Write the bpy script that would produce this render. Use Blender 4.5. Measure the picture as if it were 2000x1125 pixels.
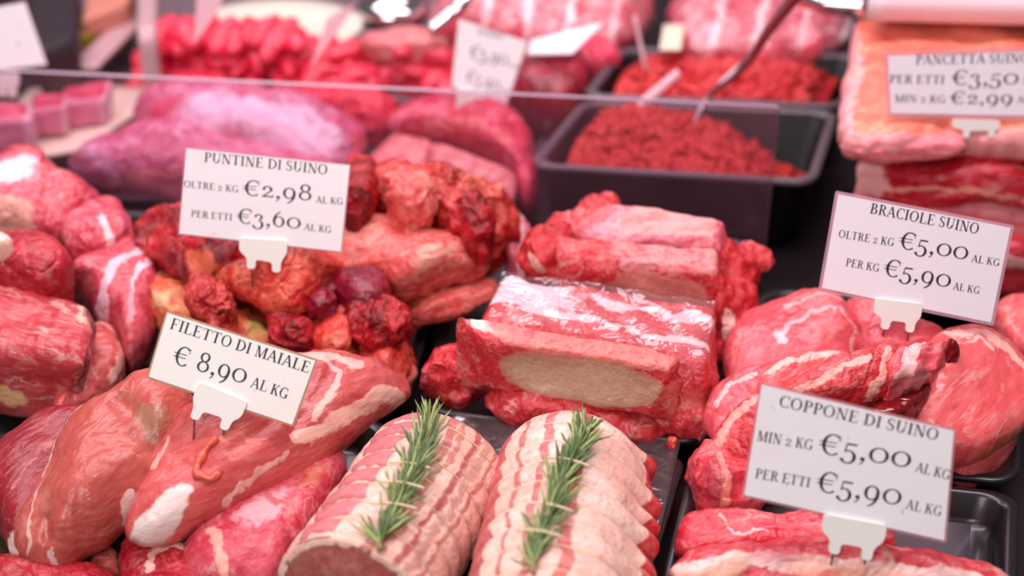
import bpy, math, random
import numpy as np
from mathutils import Vector

for o in list(bpy.data.objects):
    bpy.data.objects.remove(o, do_unlink=True)
scene = bpy.context.scene
COL = scene.collection
random.seed(7)
RNG = np.random.default_rng(7)

# ------------------------------------------------------------------ camera, world, light
W, H = 2000.0, 1125.0
LENS, PITCH, CAM_Z = 50.0, math.radians(30.0), 0.5
FPX = W * LENS / 36.0
cam_data = bpy.data.cameras.new('camera')
cam = bpy.data.objects.new('camera', cam_data)
COL.objects.link(cam)
cam.location = (0, 0, CAM_Z)
cam.rotation_euler = (math.pi / 2 - PITCH, 0, 0)
cam_data.lens = LENS
cam_data.sensor_width = 36.0
cam_data.clip_start = 0.01
cam_data.dof.use_dof = True
cam_data.dof.focus_distance = 0.752
cam_data.dof.aperture_fstop = 3.8
cam_data.dof.aperture_blades = 0
scene.camera = cam

world = bpy.data.worlds.new('shop_air')
scene.world = world
world.use_nodes = True
world.node_tree.nodes['Background'].inputs[0].default_value = (1.0, 0.92, 0.93, 1)
world.node_tree.nodes['Background'].inputs[1].default_value = 0.13


def area(name, loc, target, sx, sy, power, col):
    d = bpy.data.lights.new(name, 'AREA')
    d.shape = 'RECTANGLE'
    d.size, d.size_y, d.energy, d.color = sx, sy, power, col
    o = bpy.data.objects.new(name, d)
    COL.objects.link(o)
    o.location = loc
    o.rotation_euler = (Vector(target) - Vector(loc)).to_track_quat('-Z', 'Y').to_euler()
    return o


area('case_lamp', (-0.35, 1.55, 1.15), (0.0, 0.8, 0.0), 1.3, 0.30, 9.0, (1.0, 0.88, 0.95))
area('front_tube', (0.0, 0.82, 1.10), (0.0, 1.02, 0.0), 1.7, 0.14, 10.5, (1.0, 0.80, 0.91))
area('ceiling_lamp', (0.1, 0.5, 1.5), (0.0, 0.72, 0.0), 1.6, 0.6, 7.5, (1.0, 0.94, 0.95))
area('front_fill', (-0.5, -0.5, 1.0), (0.0, 0.8, 0.0), 1.0, 0.5, 11.5, (1.0, 0.94, 0.95))  # added fill from behind the camera, brightens tags and clips

vs = scene.view_settings
vs.view_transform = 'Standard'
vs.look = 'None'
vs.gamma = 1.0
vs.use_curve_mapping = False
vs.exposure = 0.10
scene.cycles.use_denoising = True
scene.cycles.max_bounces = 8
scene.cycles.transparent_max_bounces = 12
scene.cycles.sample_clamp_indirect = 6.0

# ------------------------------------------------------------------ geometry helpers
FWD = np.array([0, math.cos(PITCH), -math.sin(PITCH)])
UP = np.array([0, math.sin(PITCH), math.cos(PITCH)])
RT = np.array([1.0, 0, 0])
CAM = np.array([0, 0, CAM_Z])


def ray(x, y):
    return FWD + RT * ((x - W / 2) / FPX) - UP * ((y - H / 2) / FPX)


def at(x, y, z):
    """point of the photograph on the horizontal plane at height z"""
    d = ray(x, y)
    return CAM + d * ((z - CAM_Z) / d[2])


def on_plane(x, y, o, n):
    d = ray(x, y)
    return CAM + d * (np.dot(o - CAM, n) / np.dot(d, n))


def pix(V):
    R = np.asarray(V) - CAM
    d = R @ FWD
    return W / 2 + FPX * (R @ RT) / d, H / 2 - FPX * (R @ UP) / d, d


def unit(v):
    v = np.asarray(v, float)
    return v / np.linalg.norm(v)


def surf(V, x, y, r=14):
    """the point of a built surface nearest the lens under one spot of the photograph"""
    px, py, d = pix(V)
    q = np.hypot(px - x, py - y)
    m = q < max(r, q.min() + 4)
    i = np.where(m)[0][np.argmin(d[m])]
    return V[i].copy()


def vnoise(P, seed=0):
    P = np.asarray(P, float)
    I = np.floor(P).astype(np.int64)
    f = P - I
    f = f * f * f * (f * (f * 6 - 15) + 10)

    def h(i, j, k):
        n = (i * 374761393 + j * 668265263 + k * 2147483647 + seed * 1274126177) & 0x7fffffff
        n = ((n ^ (n >> 13)) * 1274126177) & 0x7fffffff
        n = ((n ^ (n >> 16)) * 668265263) & 0x7fffffff
        return (n & 0xffffff) / float(0xffffff)
    i, j, k = I[:, 0], I[:, 1], I[:, 2]
    x, y, z = f[:, 0], f[:, 1], f[:, 2]
    c00 = h(i, j, k) * (1 - x) + h(i + 1, j, k) * x
    c10 = h(i, j + 1, k) * (1 - x) + h(i + 1, j + 1, k) * x
    c01 = h(i, j, k + 1) * (1 - x) + h(i + 1, j, k + 1) * x
    c11 = h(i, j + 1, k + 1) * (1 - x) + h(i + 1, j + 1, k + 1) * x
    return (c00 * (1 - y) + c10 * y) * (1 - z) + (c01 * (1 - y) + c11 * y) * z


def fbm(P, octv=3, seed=0):
    a, s, t = 0.0, 1.0, 0.0
    for q in range(octv):
        a = a + s * (vnoise(P * (2 ** q) + 17.3 * q, seed + q) - 0.5)
        t += s
        s *= 0.5
    return a / t


def quads_normals(V, F):
    N = np.zeros_like(V)
    F = np.asarray(F)
    fn = np.cross(V[F[:, 2]] - V[F[:, 0]], V[F[:, 3]] - V[F[:, 1]])
    for q in range(4):
        np.add.at(N, F[:, q], fn)
    return N / (np.linalg.norm(N, axis=1)[:, None] + 1e-12)


def lin(c):
    c = np.asarray(c, float) / 255.0
    return np.where(c <= 0.04045, c / 12.92, ((c + 0.055) / 1.055) ** 2.4)


def C4(r, g, b):
    v = lin((r, g, b))
    return (float(v[0]), float(v[1]), float(v[2]), 1.0)


def tag(o, label=None, cat=None, group=None, kind=None):
    if label:
        o['label'] = label
    if cat:
        o['category'] = cat
    if group:
        o['group'] = group
    if kind:
        o['kind'] = kind
    return o


def mesh_obj(name, V, F, mat, parent=None, smooth=True, origin=None, paint=None, mats=None, fmat=None):
    V = np.asarray(V, float)
    me = bpy.data.meshes.new(name)
    if origin is None:
        origin = np.array([V[:, 0].mean(), V[:, 1].mean(), V[:, 2].min()])
        if parent is not None:
            origin = np.array(parent['_o'])
    origin = np.asarray(origin, float)
    me.from_pydata((V - origin).tolist(), [], [tuple(int(i) for i in f) for f in F])
    for m in (mats or [mat]):
        me.materials.append(m)
    if fmat is not None:
        me.polygons.foreach_set('material_index', np.asarray(fmat, np.int32))
    if smooth:
        me.polygons.foreach_set('use_smooth', np.ones(len(me.polygons), bool))
    if paint is None:
        paint = np.zeros((len(V), 4))
    if paint is not None:
        at_ = me.attributes.new('paint', 'FLOAT_COLOR', 'POINT')
        at_.data.foreach_set('color', paint.astype(np.float32).ravel())
    me.update()
    o = bpy.data.objects.new(name, me)
    COL.objects.link(o)
    if parent is not None:
        o.parent = parent
        o.location = tuple(origin - np.array(parent['_o']))
    else:
        o.location = tuple(origin)
    o['_o'] = [float(v) for v in origin]
    return o


def empty(name, loc):
    o = bpy.data.objects.new(name, None)
    COL.objects.link(o)
    o.location = tuple(loc)
    o.empty_display_size = 0.01
    o['_o'] = [float(v) for v in loc]
    return o


class MB:
    """collects loose shapes that become one mesh"""
    def __init__(self):
        self.V, self.F, self.n = [], [], 0

    def add(self, V, F):
        V = np.asarray(V, float)
        self.V.append(V)
        self.F += [tuple(int(i) + self.n for i in f) for f in F]
        self.n += len(V)

    def tube(self, pts, rad, seg=8, cap=True):
        pts = np.asarray(pts, float)
        rad = np.broadcast_to(np.asarray(rad, float), (len(pts),))
        T = np.gradient(pts, axis=0)
        T /= np.linalg.norm(T, axis=1)[:, None] + 1e-12
        ref = np.array([0, 0, 1.0]) if abs(T[0][2]) < 0.9 else np.array([1.0, 0, 0])
        V = []
        for p, t, r in zip(pts, T, rad):
            a = unit(np.cross(t, ref))
            b = np.cross(a, t)
            ref = b
            for k in range(seg):
                w = 2 * math.pi * k / seg
                V.append(p + r * (a * math.cos(w) + b * math.sin(w)))
        F = []
        for i in range(len(pts) - 1):
            for k in range(seg):
                k2 = (k + 1) % seg
                F.append((i * seg + k, i * seg + k2, (i + 1) * seg + k2, (i + 1) * seg + k))
        if cap:
            F.append(tuple(range(seg))[::-1])
            F.append(tuple((len(pts) - 1) * seg + k for k in range(seg)))
        self.add(V, F)

    def build(self, name, mat, parent=None, smooth=True, origin=None):
        return mesh_obj(name, np.vstack(self.V), self.F, mat, parent, smooth, origin)


def chaikin(P, n=2):
    P = np.asarray(P, float)
    for _ in range(n):
        Q = np.roll(P, -1, axis=0)
        P = np.stack([0.75 * P + 0.25 * Q, 0.25 * P + 0.75 * Q], 1).reshape(-1, P.shape[1])
    return P


def resample(P, n, closed=True):
    P = np.asarray(P, float)
    if closed:
        P = np.vstack([P, P[:1]])
    s = np.concatenate([[0], np.cumsum(np.linalg.norm(np.diff(P, axis=0), axis=1))])
    t = np.linspace(0, s[-1], n, endpoint=not closed)
    return np.stack([np.interp(t, s, P[:, k]) for k in range(P.shape[1])], 1)


def seg_dist(Q, L):
    """distance of 2-D points Q to the polyline L"""
    d = np.full(len(Q), 1e9)
    L = np.asarray(L, float)
    for a, b in zip(L[:-1], L[1:]):
        ab = b - a
        t = np.clip(((Q - a) @ ab) / (ab @ ab + 1e-15), 0, 1)
        d = np.minimum(d, np.linalg.norm(Q - (a + t[:, None] * ab), axis=1))
    return d


def inside(Q, P):
    c = np.zeros(len(Q), bool)
    n = len(P)
    for i in range(n):
        a, b = P[i], P[(i + 1) % n]
        m = ((a[1] > Q[:, 1]) != (b[1] > Q[:, 1])) & (
            Q[:, 0] < (b[0] - a[0]) * (Q[:, 1] - a[1]) / (b[1] - a[1] + 1e-15) + a[0])
        c ^= m
    return c


def smoothstep(a, b, x):
    t = np.clip((x - a) / (b - a + 1e-15), 0, 1)
    return t * t * (3 - 2 * t)


# ------------------------------------------------------------------ materials
def newmat(name):
    m = bpy.data.materials.new(name)
    m.use_nodes = True
    nt = m.node_tree
    return m, nt, nt.nodes, nt.links, nt.nodes['Principled BSDF']


def plain(name, col, rough=0.5, metal=0.0, var=0.06, scale=60, bump=0.0, spec=0.5, coat=0.0):
    m, nt, N, L, b = newmat(name)
    tc = N.new('ShaderNodeTexCoord')
    no = N.new('ShaderNodeTexNoise')
    no.inputs['Scale'].default_value = scale
    no.inputs['Detail'].default_value = 4
    L.new(tc.outputs['Object'], no.inputs['Vector'])
    mx = N.new('ShaderNodeMix')
    mx.data_type = 'RGBA'
    c = C4(*col)
    mx.inputs[6].default_value = tuple(min(1, v * (1 - var)) for v in c[:3]) + (1,)
    mx.inputs[7].default_value = tuple(min(1, v * (1 + var)) for v in c[:3]) + (1,)
    L.new(no.outputs['Fac'], mx.inputs[0])
    L.new(mx.outputs[2], b.inputs['Base Color'])
    b.inputs['Roughness'].default_value = rough
    b.inputs['Metallic'].default_value = metal
    b.inputs['Specular IOR Level'].default_value = spec
    b.inputs['Coat Weight'].default_value = coat
    b.inputs['Coat Roughness'].default_value = 0.12
    if bump:
        bp = N.new('ShaderNodeBump')
        bp.inputs['Strength'].default_value = bump
        bp.inputs['Distance'].default_value = 0.002
        L.new(no.outputs['Fac'], bp.inputs['Height'])
        L.new(bp.outputs['Normal'], b.inputs['Normal'])
    return m


def meat(name, c1, c2, fat=(238, 200, 190), fat_amt=0.25, marb_scale=45.0, fib=(0.0, 1.0), rough=0.34,
         bump=0.45, mott=38.0, sss=0.06, coat=0.45, c3=None, tone=(0.96, 0.80, 0.85)):
    """wet flesh: two flesh colours in patches, grain along one direction, thin fat veins, and painted fat or bone"""
    def richer(c):
        m_ = max(c)
        return tuple(v * t_ for v, t_ in zip(c, tone))
    c1, c2 = richer(c1), richer(c2)
    m, nt, N, L, b = newmat(name)
    tc = N.new('ShaderNodeTexCoord')
    mp = N.new('ShaderNodeMapping')
    mp.vector_type = 'TEXTURE'
    mp.inputs['Rotation'].default_value = (0, 0, fib[0])
    mp.inputs['Scale'].default_value = (fib[1], 1.0, 1.0)
    L.new(tc.outputs['Object'], mp.inputs['Vector'])

    def noise(scale, detail=4, dist=0.0, src=mp):
        n = N.new('ShaderNodeTexNoise')
        n.inputs['Scale'].default_value = scale
        n.inputs['Detail'].default_value = detail
        n.inputs['Distortion'].default_value = dist
        L.new(src.outputs[0] if src is mp else src.outputs['Object'], n.inputs['Vector'])
        return n

    def math_(op, a, bb, clamp=False):
        n = N.new('ShaderNodeMath')
        n.operation = op
        n.use_clamp = clamp
        for k, v in ((0, a), (1, bb)):
            if v is None:
                continue
            if isinstance(v, (int, float)):
                n.inputs[k].default_value = v
            else:
                L.new(v, n.inputs[k])
        return n.outputs[0]

    def mix(f, a, bb):
        n = N.new('ShaderNodeMix')
        n.data_type = 'RGBA'
        for k, v in ((0, f), (6, a), (7, bb)):
            if isinstance(v, (tuple, float, int)):
                n.inputs[k].default_value = v
            else:
                L.new(v, n.inputs[k])
        return n.outputs[2]

    def ramp(v, lo, hi):
        n = N.new('ShaderNodeMapRange')
        n.interpolation_type = 'SMOOTHSTEP'
        n.inputs['From Min'].default_value = lo
        n.inputs['From Max'].default_value = hi
        L.new(v, n.inputs['Value'])
        return n.outputs[0]

    n1 = noise(mott, 5, 0.4)
    n2 = noise(mott * 5.5, 5, 0.6)
    n3 = noise(520, 3, 0.0, tc)
    n4 = noise(mott * 11, 4, 0.3)
    s = math_('ADD', math_('MULTIPLY', n1.outputs['Fac'], 0.65), math_('MULTIPLY', n2.outputs['Fac'], 0.35))
    col = mix(ramp(s, 0.40, 0.60), C4(*c1), C4(*c2))
    if c3:
        nb = noise(mott * 0.6, 4, 0.8, tc)
        col = mix(ramp(nb.outputs['Fac'], 0.56, 0.68), col, C4(*c3))
    # veins of fat: where a noise crosses its middle value
    nv = noise(marb_scale, 4, 1.2)
    vein = math_('ABSOLUTE', math_('SUBTRACT', nv.outputs['Fac'], 0.5), None)
    vein = ramp(vein, 0.035, 0.0)
    gate = ramp(noise(marb_scale * 0.7, 2, 0, tc).outputs['Fac'], 0.42, 0.62)
    col = mix(math_('MULTIPLY', math_('MULTIPLY', vein, gate), fat_amt), col, C4(*fat))
    fine = ramp(n2.outputs['Fac'], 0.58, 0.72)
    col = mix(math_('MULTIPLY', fine, fat_amt * 0.28), col, C4(*fat))
    col = mix(math_('MULTIPLY', ramp(n4.outputs['Fac'], 0.55, 0.75), 0.06 + fat_amt * 0.25), col, C4(*fat))
    col = mix(math_('MULTIPLY', ramp(n4.outputs['Fac'], 0.46, 0.30), 0.55), col, C4(*[v * (.90 if v == max(c1) else .74) for v in c1]))
    at_ = N.new('ShaderNodeAttribute')
    at_.attribute_name = 'paint'
    rag = noise(170, 5, 0.8, tc)
    a2 = math_('ADD', at_.outputs['Alpha'], math_('MULTIPLY', math_('SUBTRACT', rag.outputs['Fac'], 0.5), 0.9))
    edge = math_('MULTIPLY', ramp(a2, 0.33, 0.62), ramp(at_.outputs['Alpha'], 0.02, 0.12))
    edge = math_('MULTIPLY', edge, ramp(at_.outputs['Alpha'], 0.0, 0.9))
    pv = mix(ramp(n2.outputs['Fac'], 0.3, 0.75), at_.outputs['Color'], C4(*fat))
    pcol = mix(0.18, at_.outputs['Color'], pv)
    col = mix(edge, col, pcol)
    L.new(col, b.inputs['Base Color'])
    rr = N.new('ShaderNodeMapRange')
    rr.inputs['To Min'].default_value = max(0.05, rough - 0.1)
    rr.inputs['To Max'].default_value = rough + 0.16
    L.new(n2.outputs['Fac'], rr.inputs['Value'])
    L.new(rr.outputs[0], b.inputs['Roughness'])
    b.inputs['Specular IOR Level'].default_value = 0.25
    b.inputs['Subsurface Weight'].default_value = sss
    b.inputs['Subsurface Radius'].default_value = (0.006, 0.002, 0.0015)
    b.inputs['Subsurface Scale'].default_value = 1.0
    b.inputs['Coat Weight'].default_value = coat
    b.inputs['Coat Roughness'].default_value = 0.10
    hgt = math_('ADD', math_('MULTIPLY', n2.outputs['Fac'], 0.8), math_('ADD', math_('MULTIPLY', n3.outputs['Fac'], 0.22), math_('MULTIPLY', n4.outputs['Fac'], 0.45)))
    hgt = math_('ADD', hgt, math_('MULTIPLY', edge, 0.35))
    bp = N.new('ShaderNodeBump')
    bp.inputs['Strength'].default_value = bump
    bp.inputs['Distance'].default_value = 0.0022
    L.new(hgt, bp.inputs['Height'])
    L.new(bp.outputs['Normal'], b.inputs['Normal'])
    L.new(bp.outputs['Normal'], b.inputs['Coat Normal'])
    return m


def clear_mat(name, tint, haze, haze_col, gloss=0.10, rough=0.05, wav=0.0):
    """a clear sheet that bends nothing: see-through, a little milky, with a sheen"""
    m, nt, N, L, b = newmat(name)
    N.remove(b)
    out = N['Material Output']
    tr = N.new('ShaderNodeBsdfTransparent')
    tr.inputs[0].default_value = C4(*tint)
    df = N.new('ShaderNodeBsdfDiffuse')
    df.inputs[0].default_value = C4(*haze_col)
    gl = N.new('ShaderNodeBsdfGlossy')
    gl.inputs['Roughness'].default_value = rough
    gl.inputs[0].default_value = (1, 1, 1, 1)
    tc = N.new('ShaderNodeTexCoord')
    no = N.new('ShaderNodeTexNoise')
    no.inputs['Scale'].default_value = 22
    no.inputs['Detail'].default_value = 3
    L.new(tc.outputs['Object'], no.inputs['Vector'])
    mr = N.new('ShaderNodeMapRange')
    mr.inputs['To Min'].default_value = haze * 0.6
    mr.inputs['To Max'].default_value = haze * 1.4
    L.new(no.outputs['Fac'], mr.inputs['Value'])
    m1 = N.new('ShaderNodeMixShader')
    L.new(mr.outputs[0], m1.inputs[0])
    L.new(tr.outputs[0], m1.inputs[1])
    L.new(df.outputs[0], m1.inputs[2])
    lw = N.new('ShaderNodeLayerWeight')
    lw.inputs[0].default_value = 0.35
    mm = N.new('ShaderNodeMath')
    mm.operation = 'MULTIPLY_ADD'
    mm.inputs[1].default_value = gloss * 2
    mm.inputs[2].default_value = gloss * 0.5
    mm.use_clamp = True
    L.new(lw.outputs['Fresnel'], mm.inputs[0])
    m2 = N.new('ShaderNodeMixShader')
    L.new(mm.outputs[0], m2.inputs[0])
    L.new(m1.outputs[0], m2.inputs[1])
    L.new(gl.outputs[0], m2.inputs[2])
    if wav:
        nw = N.new('ShaderNodeTexNoise')
        nw.inputs['Scale'].default_value = 55
        nw.inputs['Detail'].default_value = 2
        nw.inputs['Distortion'].default_value = 1.5
        L.new(tc.outputs['Object'], nw.inputs['Vector'])
        bp = N.new('ShaderNodeBump')
        bp.inputs['Strength'].default_value = wav
        bp.inputs['Distance'].default_value = 0.006
        L.new(nw.outputs['Fac'], bp.inputs['Height'])
        L.new(bp.outputs['Normal'], gl.inputs['Normal'])
    L.new(m2.outputs[0], out.inputs[0])
    return m


def paper_mat(name, col, stain=0.6):
    m, nt, N, L, b = newmat(name)
    tc = N.new('ShaderNodeTexCoord')
    n1 = N.new('ShaderNodeTexNoise')
    n1.inputs['Scale'].default_value = 150
    n1.inputs['Detail'].default_value = 3
    n2 = N.new('ShaderNodeTexNoise')
    n2.inputs['Scale'].default_value = 55
    n2.inputs['Detail'].default_value = 4
    for n in (n1, n2):
        L.new(tc.outputs['Object'], n.inputs['Vector'])
    r1 = N.new('ShaderNodeMapRange')
    r1.inputs['From Min'].default_value = 0.70
    r1.inputs['From Max'].default_value = 0.78
    r1.inputs['To Max'].default_value = stain
    L.new(n1.outputs['Fac'], r1.inputs['Value'])
    r2 = N.new('ShaderNodeMapRange')
    r2.inputs['From Min'].default_value = 0.58
    r2.inputs['From Max'].default_value = 0.8
    r2.inputs['To Max'].default_value = stain * 0.35
    L.new(n2.outputs['Fac'], r2.inputs['Value'])
    m1 = N.new('ShaderNodeMix'); m1.data_type = 'RGBA'
    m1.inputs[6].default_value = C4(*col)
    m1.inputs[7].default_value = C4(235, 190, 170)
    L.new(r2.outputs[0], m1.inputs[0])
    m2 = N.new('ShaderNodeMix'); m2.data_type = 'RGBA'
    m2.inputs[7].default_value = C4(220, 120, 90)
    L.new(r1.outputs[0], m2.inputs[0])
    L.new(m1.outputs[2], m2.inputs[6])
    L.new(m2.outputs[2], b.inputs['Base Color'])
    b.inputs['Roughness'].default_value = 0.35
    b.inputs['Coat Weight'].default_value = 0.15
    return m


FAT = (238, 198, 187)
WHITE = (240, 214, 205)
M = dict(
    fillet=meat('fillet_flesh', (186, 92, 84), (206, 118, 110), fat_amt=0.10, fib=(1.1, 4.0), mott=30, c3=(176, 92, 70), marb_scale=35, tone=(1.0, .90, .87)),
    fillet_pink=meat('fillet_flesh_pink', (200, 92, 92), (220, 124, 120), fat_amt=0.12, fib=(0.6, 4.0), mott=30, c3=(206, 106, 84), marb_scale=35, tone=(1.0, .88, .86)),
    fillet_dark=meat('fillet_flesh_dark', (150, 38, 50), (188, 72, 80), fat_amt=0.15, fib=(1.0, 4.0), mott=35),
    block=meat('shoulder_flesh', (190, 62, 68), (214, 100, 100), fat_amt=0.55, fib=(-0.4, 5.0), mott=34, c3=(150, 42, 40), marb_scale=60),
    left=meat('leg_flesh', (206, 72, 88), (226, 118, 128), fat_amt=0.35, mott=28, c3=(236, 150, 155)),
    left_dark=meat('leg_flesh_dark', (168, 26, 40), (206, 64, 76), fat_amt=0.2, mott=40),
    scrap=meat('scrap_flesh', (176, 16, 28), (228, 92, 78), fat=(244, 170, 130), fat_amt=0.45, mott=55, c3=(240, 130, 96), bump=0.7, coat=0.5),
    scrap_red=meat('scrap_flesh_red', (124, 4, 20), (204, 28, 40), fat=(236, 120, 110), fat_amt=0.3, mott=60, bump=0.7, coat=0.5),
    scrap_orange=meat('scrap_flesh_orange', (212, 48, 42), (240, 126, 94), fat=(246, 190, 140), fat_amt=0.4, mott=45, c3=(214, 52, 50), bump=0.6),
    scrap_pale=meat('scrap_flesh_pale', (232, 104, 92), (246, 168, 146), fat=(248, 200, 170), fat_amt=0.4, mott=30, c3=(222, 78, 74), bump=0.5),
    scrap_yellow=meat('scrap_flesh_yellow', (222, 108, 74), (228, 150, 92), fat=(240, 205, 130), fat_amt=0.5, mott=45, c3=(206, 160, 84), bump=0.6),
    plum=meat('clot_flesh', (120, 6, 40), (160, 16, 56), fat_amt=0.05, mott=40, coat=0.6),
    rib=meat('rib_flesh', (204, 42, 52), (226, 86, 88), fat_amt=0.5, mott=40, c3=(232, 122, 112), marb_scale=60, bump=0.6, coat=0.5),
    rib_red=meat('rib_flesh_red', (190, 16, 32), (218, 58, 62), fat=(240, 160, 150), fat_amt=0.35, mott=60, bump=0.8, coat=0.5),
    rib_top=meat('rib_membrane', (222, 106, 118), (236, 168, 176), fat_amt=0.6, mott=32, c3=(214, 60, 72), bump=0.4, coat=0.6),
    chop=meat('chop_flesh', (232, 96, 102), (242, 134, 136), fat_amt=0.32, fib=(0.8, 2.5), mott=26, marb_scale=38, bump=0.35),
    chop_pale=meat('chop_flesh_pale', (238, 112, 108), (244, 142, 134), fat_amt=0.42, fib=(1.0, 4.5), mott=24, marb_scale=60, bump=0.22),
    chop_red=meat('chop_flesh_red', (206, 52, 58), (234, 112, 108), fat_amt=0.5, mott=40, c3=(246, 168, 154), bump=0.6),
    neck=meat('neck_flesh', (214, 62, 76), (232, 110, 114), fat_amt=0.5, fib=(0.2, 2.0), mott=34, c3=(240, 150, 146), marb_scale=30, bump=0.5),
    loin=meat('loin_fat', (240, 190, 178), (248, 216, 206), fat_amt=0.25, mott=40, bump=0.35, sss=0.15, tone=(1.0, .98, .95)),
    loin_face=meat('loin_face', (176, 84, 78), (196, 108, 98), fat_amt=0.08, mott=25, bump=0.2, tone=(1.0, .95, .92)),
    back_red=meat('stew_flesh', (236, 34, 74), (252, 84, 116), fat=(255, 175, 190), fat_amt=0.4, mott=60, bump=0.3, coat=0.6, rough=0.3),
    back_leg=meat('pork_leg_flesh', (218, 110, 148), (238, 176, 204), fat=(246, 214, 230), fat_amt=0.5, mott=20, c3=(206, 56, 102), bump=0.3),
    back_cut=meat('pork_cut_flesh', (214, 44, 84), (232, 96, 124), fat=(244, 190, 196), fat_amt=0.4, mott=24, bump=0.3),
    back_skin=meat('pork_rind', (228, 140, 136), (240, 176, 166), fat_amt=0.2, mott=20, bump=0.2),
    back_cube=meat('cube_flesh', (222, 66, 102), (228, 112, 138), fat=(240, 190, 205), fat_amt=0.4, mott=24, bump=0.3),
    liver=meat('dark_flesh', (128, 8, 40), (176, 24, 60), fat_amt=0.2, mott=40, coat=0.6),
    pack=meat('packed_flesh', (220, 74, 96), (238, 140, 150), fat=(250, 215, 218), fat_amt=0.7, mott=26, marb_scale=32, bump=0.3, coat=0.9, rough=0.25),
    mince=meat('minced_flesh', (206, 26, 40), (230, 66, 66), fat=(246, 150, 140), fat_amt=0.35, mott=90, bump=0.5, coat=0.5),
    mince_dull=meat('minced_flesh_dull', (200, 46, 46), (222, 78, 64), fat=(240, 130, 110), fat_amt=0.3, mott=120, bump=0.5, coat=0.3),
    rind=meat('pancetta_rind', (242, 132, 112), (248, 166, 140), fat=(250, 205, 180), fat_amt=0.3, mott=16, c3=(240, 120, 116), bump=0.25, coat=0.3, tone=(1.0, .92, .90)),
    belly=meat('pancetta_flesh', (190, 28, 50), (216, 66, 78), fat=(246, 190, 185), fat_amt=0.5, fib=(0.1, 5.0), mott=40, marb_scale=40, bump=0.5),
    belly_fat=meat('pancetta_fat', (236, 140, 144), (246, 182, 180), fat_amt=0.4, fib=(0.1, 4.0), mott=40, bump=0.4),
    bone=meat('bone_face', (206, 150, 122), (226, 190, 164), fat_amt=0.15, mott=50, bump=0.3, tone=(1.0, 1.0, 1.0)),
    black=plain('black_plastic', (24, 20, 22), 0.32, var=0.15, spec=0.5, coat=0.25),
    black2=plain('black_plastic_deep', (17, 12, 14), 0.45, var=0.15, spec=0.3),
    rimgrey=plain('rim_highlight_plastic', (96, 84, 92), 0.3, var=0.1, coat=0.3),  # lighter grey paints the highlight along the container rims
    steel=plain('brushed_steel', (175, 165, 168), 0.28, metal=1.0, var=0.05),
    steel_dark=plain('dark_steel_deck', (60, 52, 56), 0.35, metal=0.7, var=0.1),
    chrome=plain('polished_steel', (235, 230, 232), 0.12, metal=1.0, var=0.02),
    white=plain('white_plastic', (242, 238, 230), 0.35, var=0.02, coat=0.2),
    whitepink=plain('shelf_plastic', (232, 214, 222), 0.4, var=0.02),
    cream=plain('cream_card', (236, 220, 196), 0.6, var=0.05),
    ink=plain('black_ink', (34, 30, 34), 0.5, var=0.05),
    paper=paper_mat('tag_paper', (244, 238, 240)),
    paper_warm=paper_mat('tag_paper_warm', (244, 240, 232), 0.35),
    paper_clean=paper_mat('tag_paper_clean', (244, 236, 242), 0.0),
    brown=plain('stained_edge', (178, 140, 110), 0.5, var=0.2, scale=200),
    laminate=clear_mat('tag_laminate', (250, 225, 228), 0.35, (232, 180, 186), 0.12),
    laminate_pink=clear_mat('tag_laminate_tinted', (252, 222, 230), 0.45, (236, 196, 208), 0.12),
    glass=clear_mat('divider_acrylic', (246, 236, 242), 0.045, (235, 170, 190), 0.06),  # pink diffuse haze: smudges plus the pane's veiling reflection as colour
    glass_edge=plain('divider_edge', (150, 118, 136), 0.25, var=0.05),  # lighter lilac paints the light caught along the pane's edge
    film=clear_mat('cling_film', (254, 250, 252), 0.07, (238, 214, 224), 0.12, 0.12, 0.45),  # diffuse haze stands in for the film's white sheen
    leaf=plain('rosemary_leaf', (88, 116, 56), 0.4, var=0.35, scale=260, coat=0.15),
    leaf_pale=plain('rosemary_leaf_pale', (158, 172, 102), 0.45, var=0.25, scale=260),
    stem=plain('rosemary_stem', (150, 130, 84), 0.6, var=0.2),
    twine=plain('twine_fibre', (232, 206, 170), 0.7, var=0.1, scale=400),
    orange=plain('orange_pack', (206, 130, 112), 0.5, var=0.15, scale=30),
    olive=plain('olive_pack', (150, 128, 34), 0.5, var=0.2, scale=30),
    pinkgrey=plain('pinkish_steel', (196, 156, 160), 0.35, var=0.1, scale=25),
    dark=plain('dark_case', (44, 30, 38), 0.5, var=0.2),
    case=plain('case_panel', (120, 100, 108), 0.4, var=0.1, scale=12),
    clot=plain('clotted_blood', (120, 10, 16), 0.2, var=0.2, coat=0.6),
    garnish=plain('green_mat', (62, 52, 30), 0.7, var=0.5, scale=160, bump=0.5),
    sausage=plain('orange_scrap', (226, 96, 72), 0.35, var=0.12, scale=140, bump=0.3, coat=0.3),
)

# ------------------------------------------------------------------ flesh shapes
SEED = [10]


def plane_of(spec):
    if isinstance(spec, (int, float)):
        return np.array([0, 0, float(spec)]), np.array([0, 0, 1.0])
    a, b, c = (at(*q) for q in spec)
    n = unit(np.cross(b - a, c - a))
    if n[2] < 0:
        n = -n
    return a, n


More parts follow.
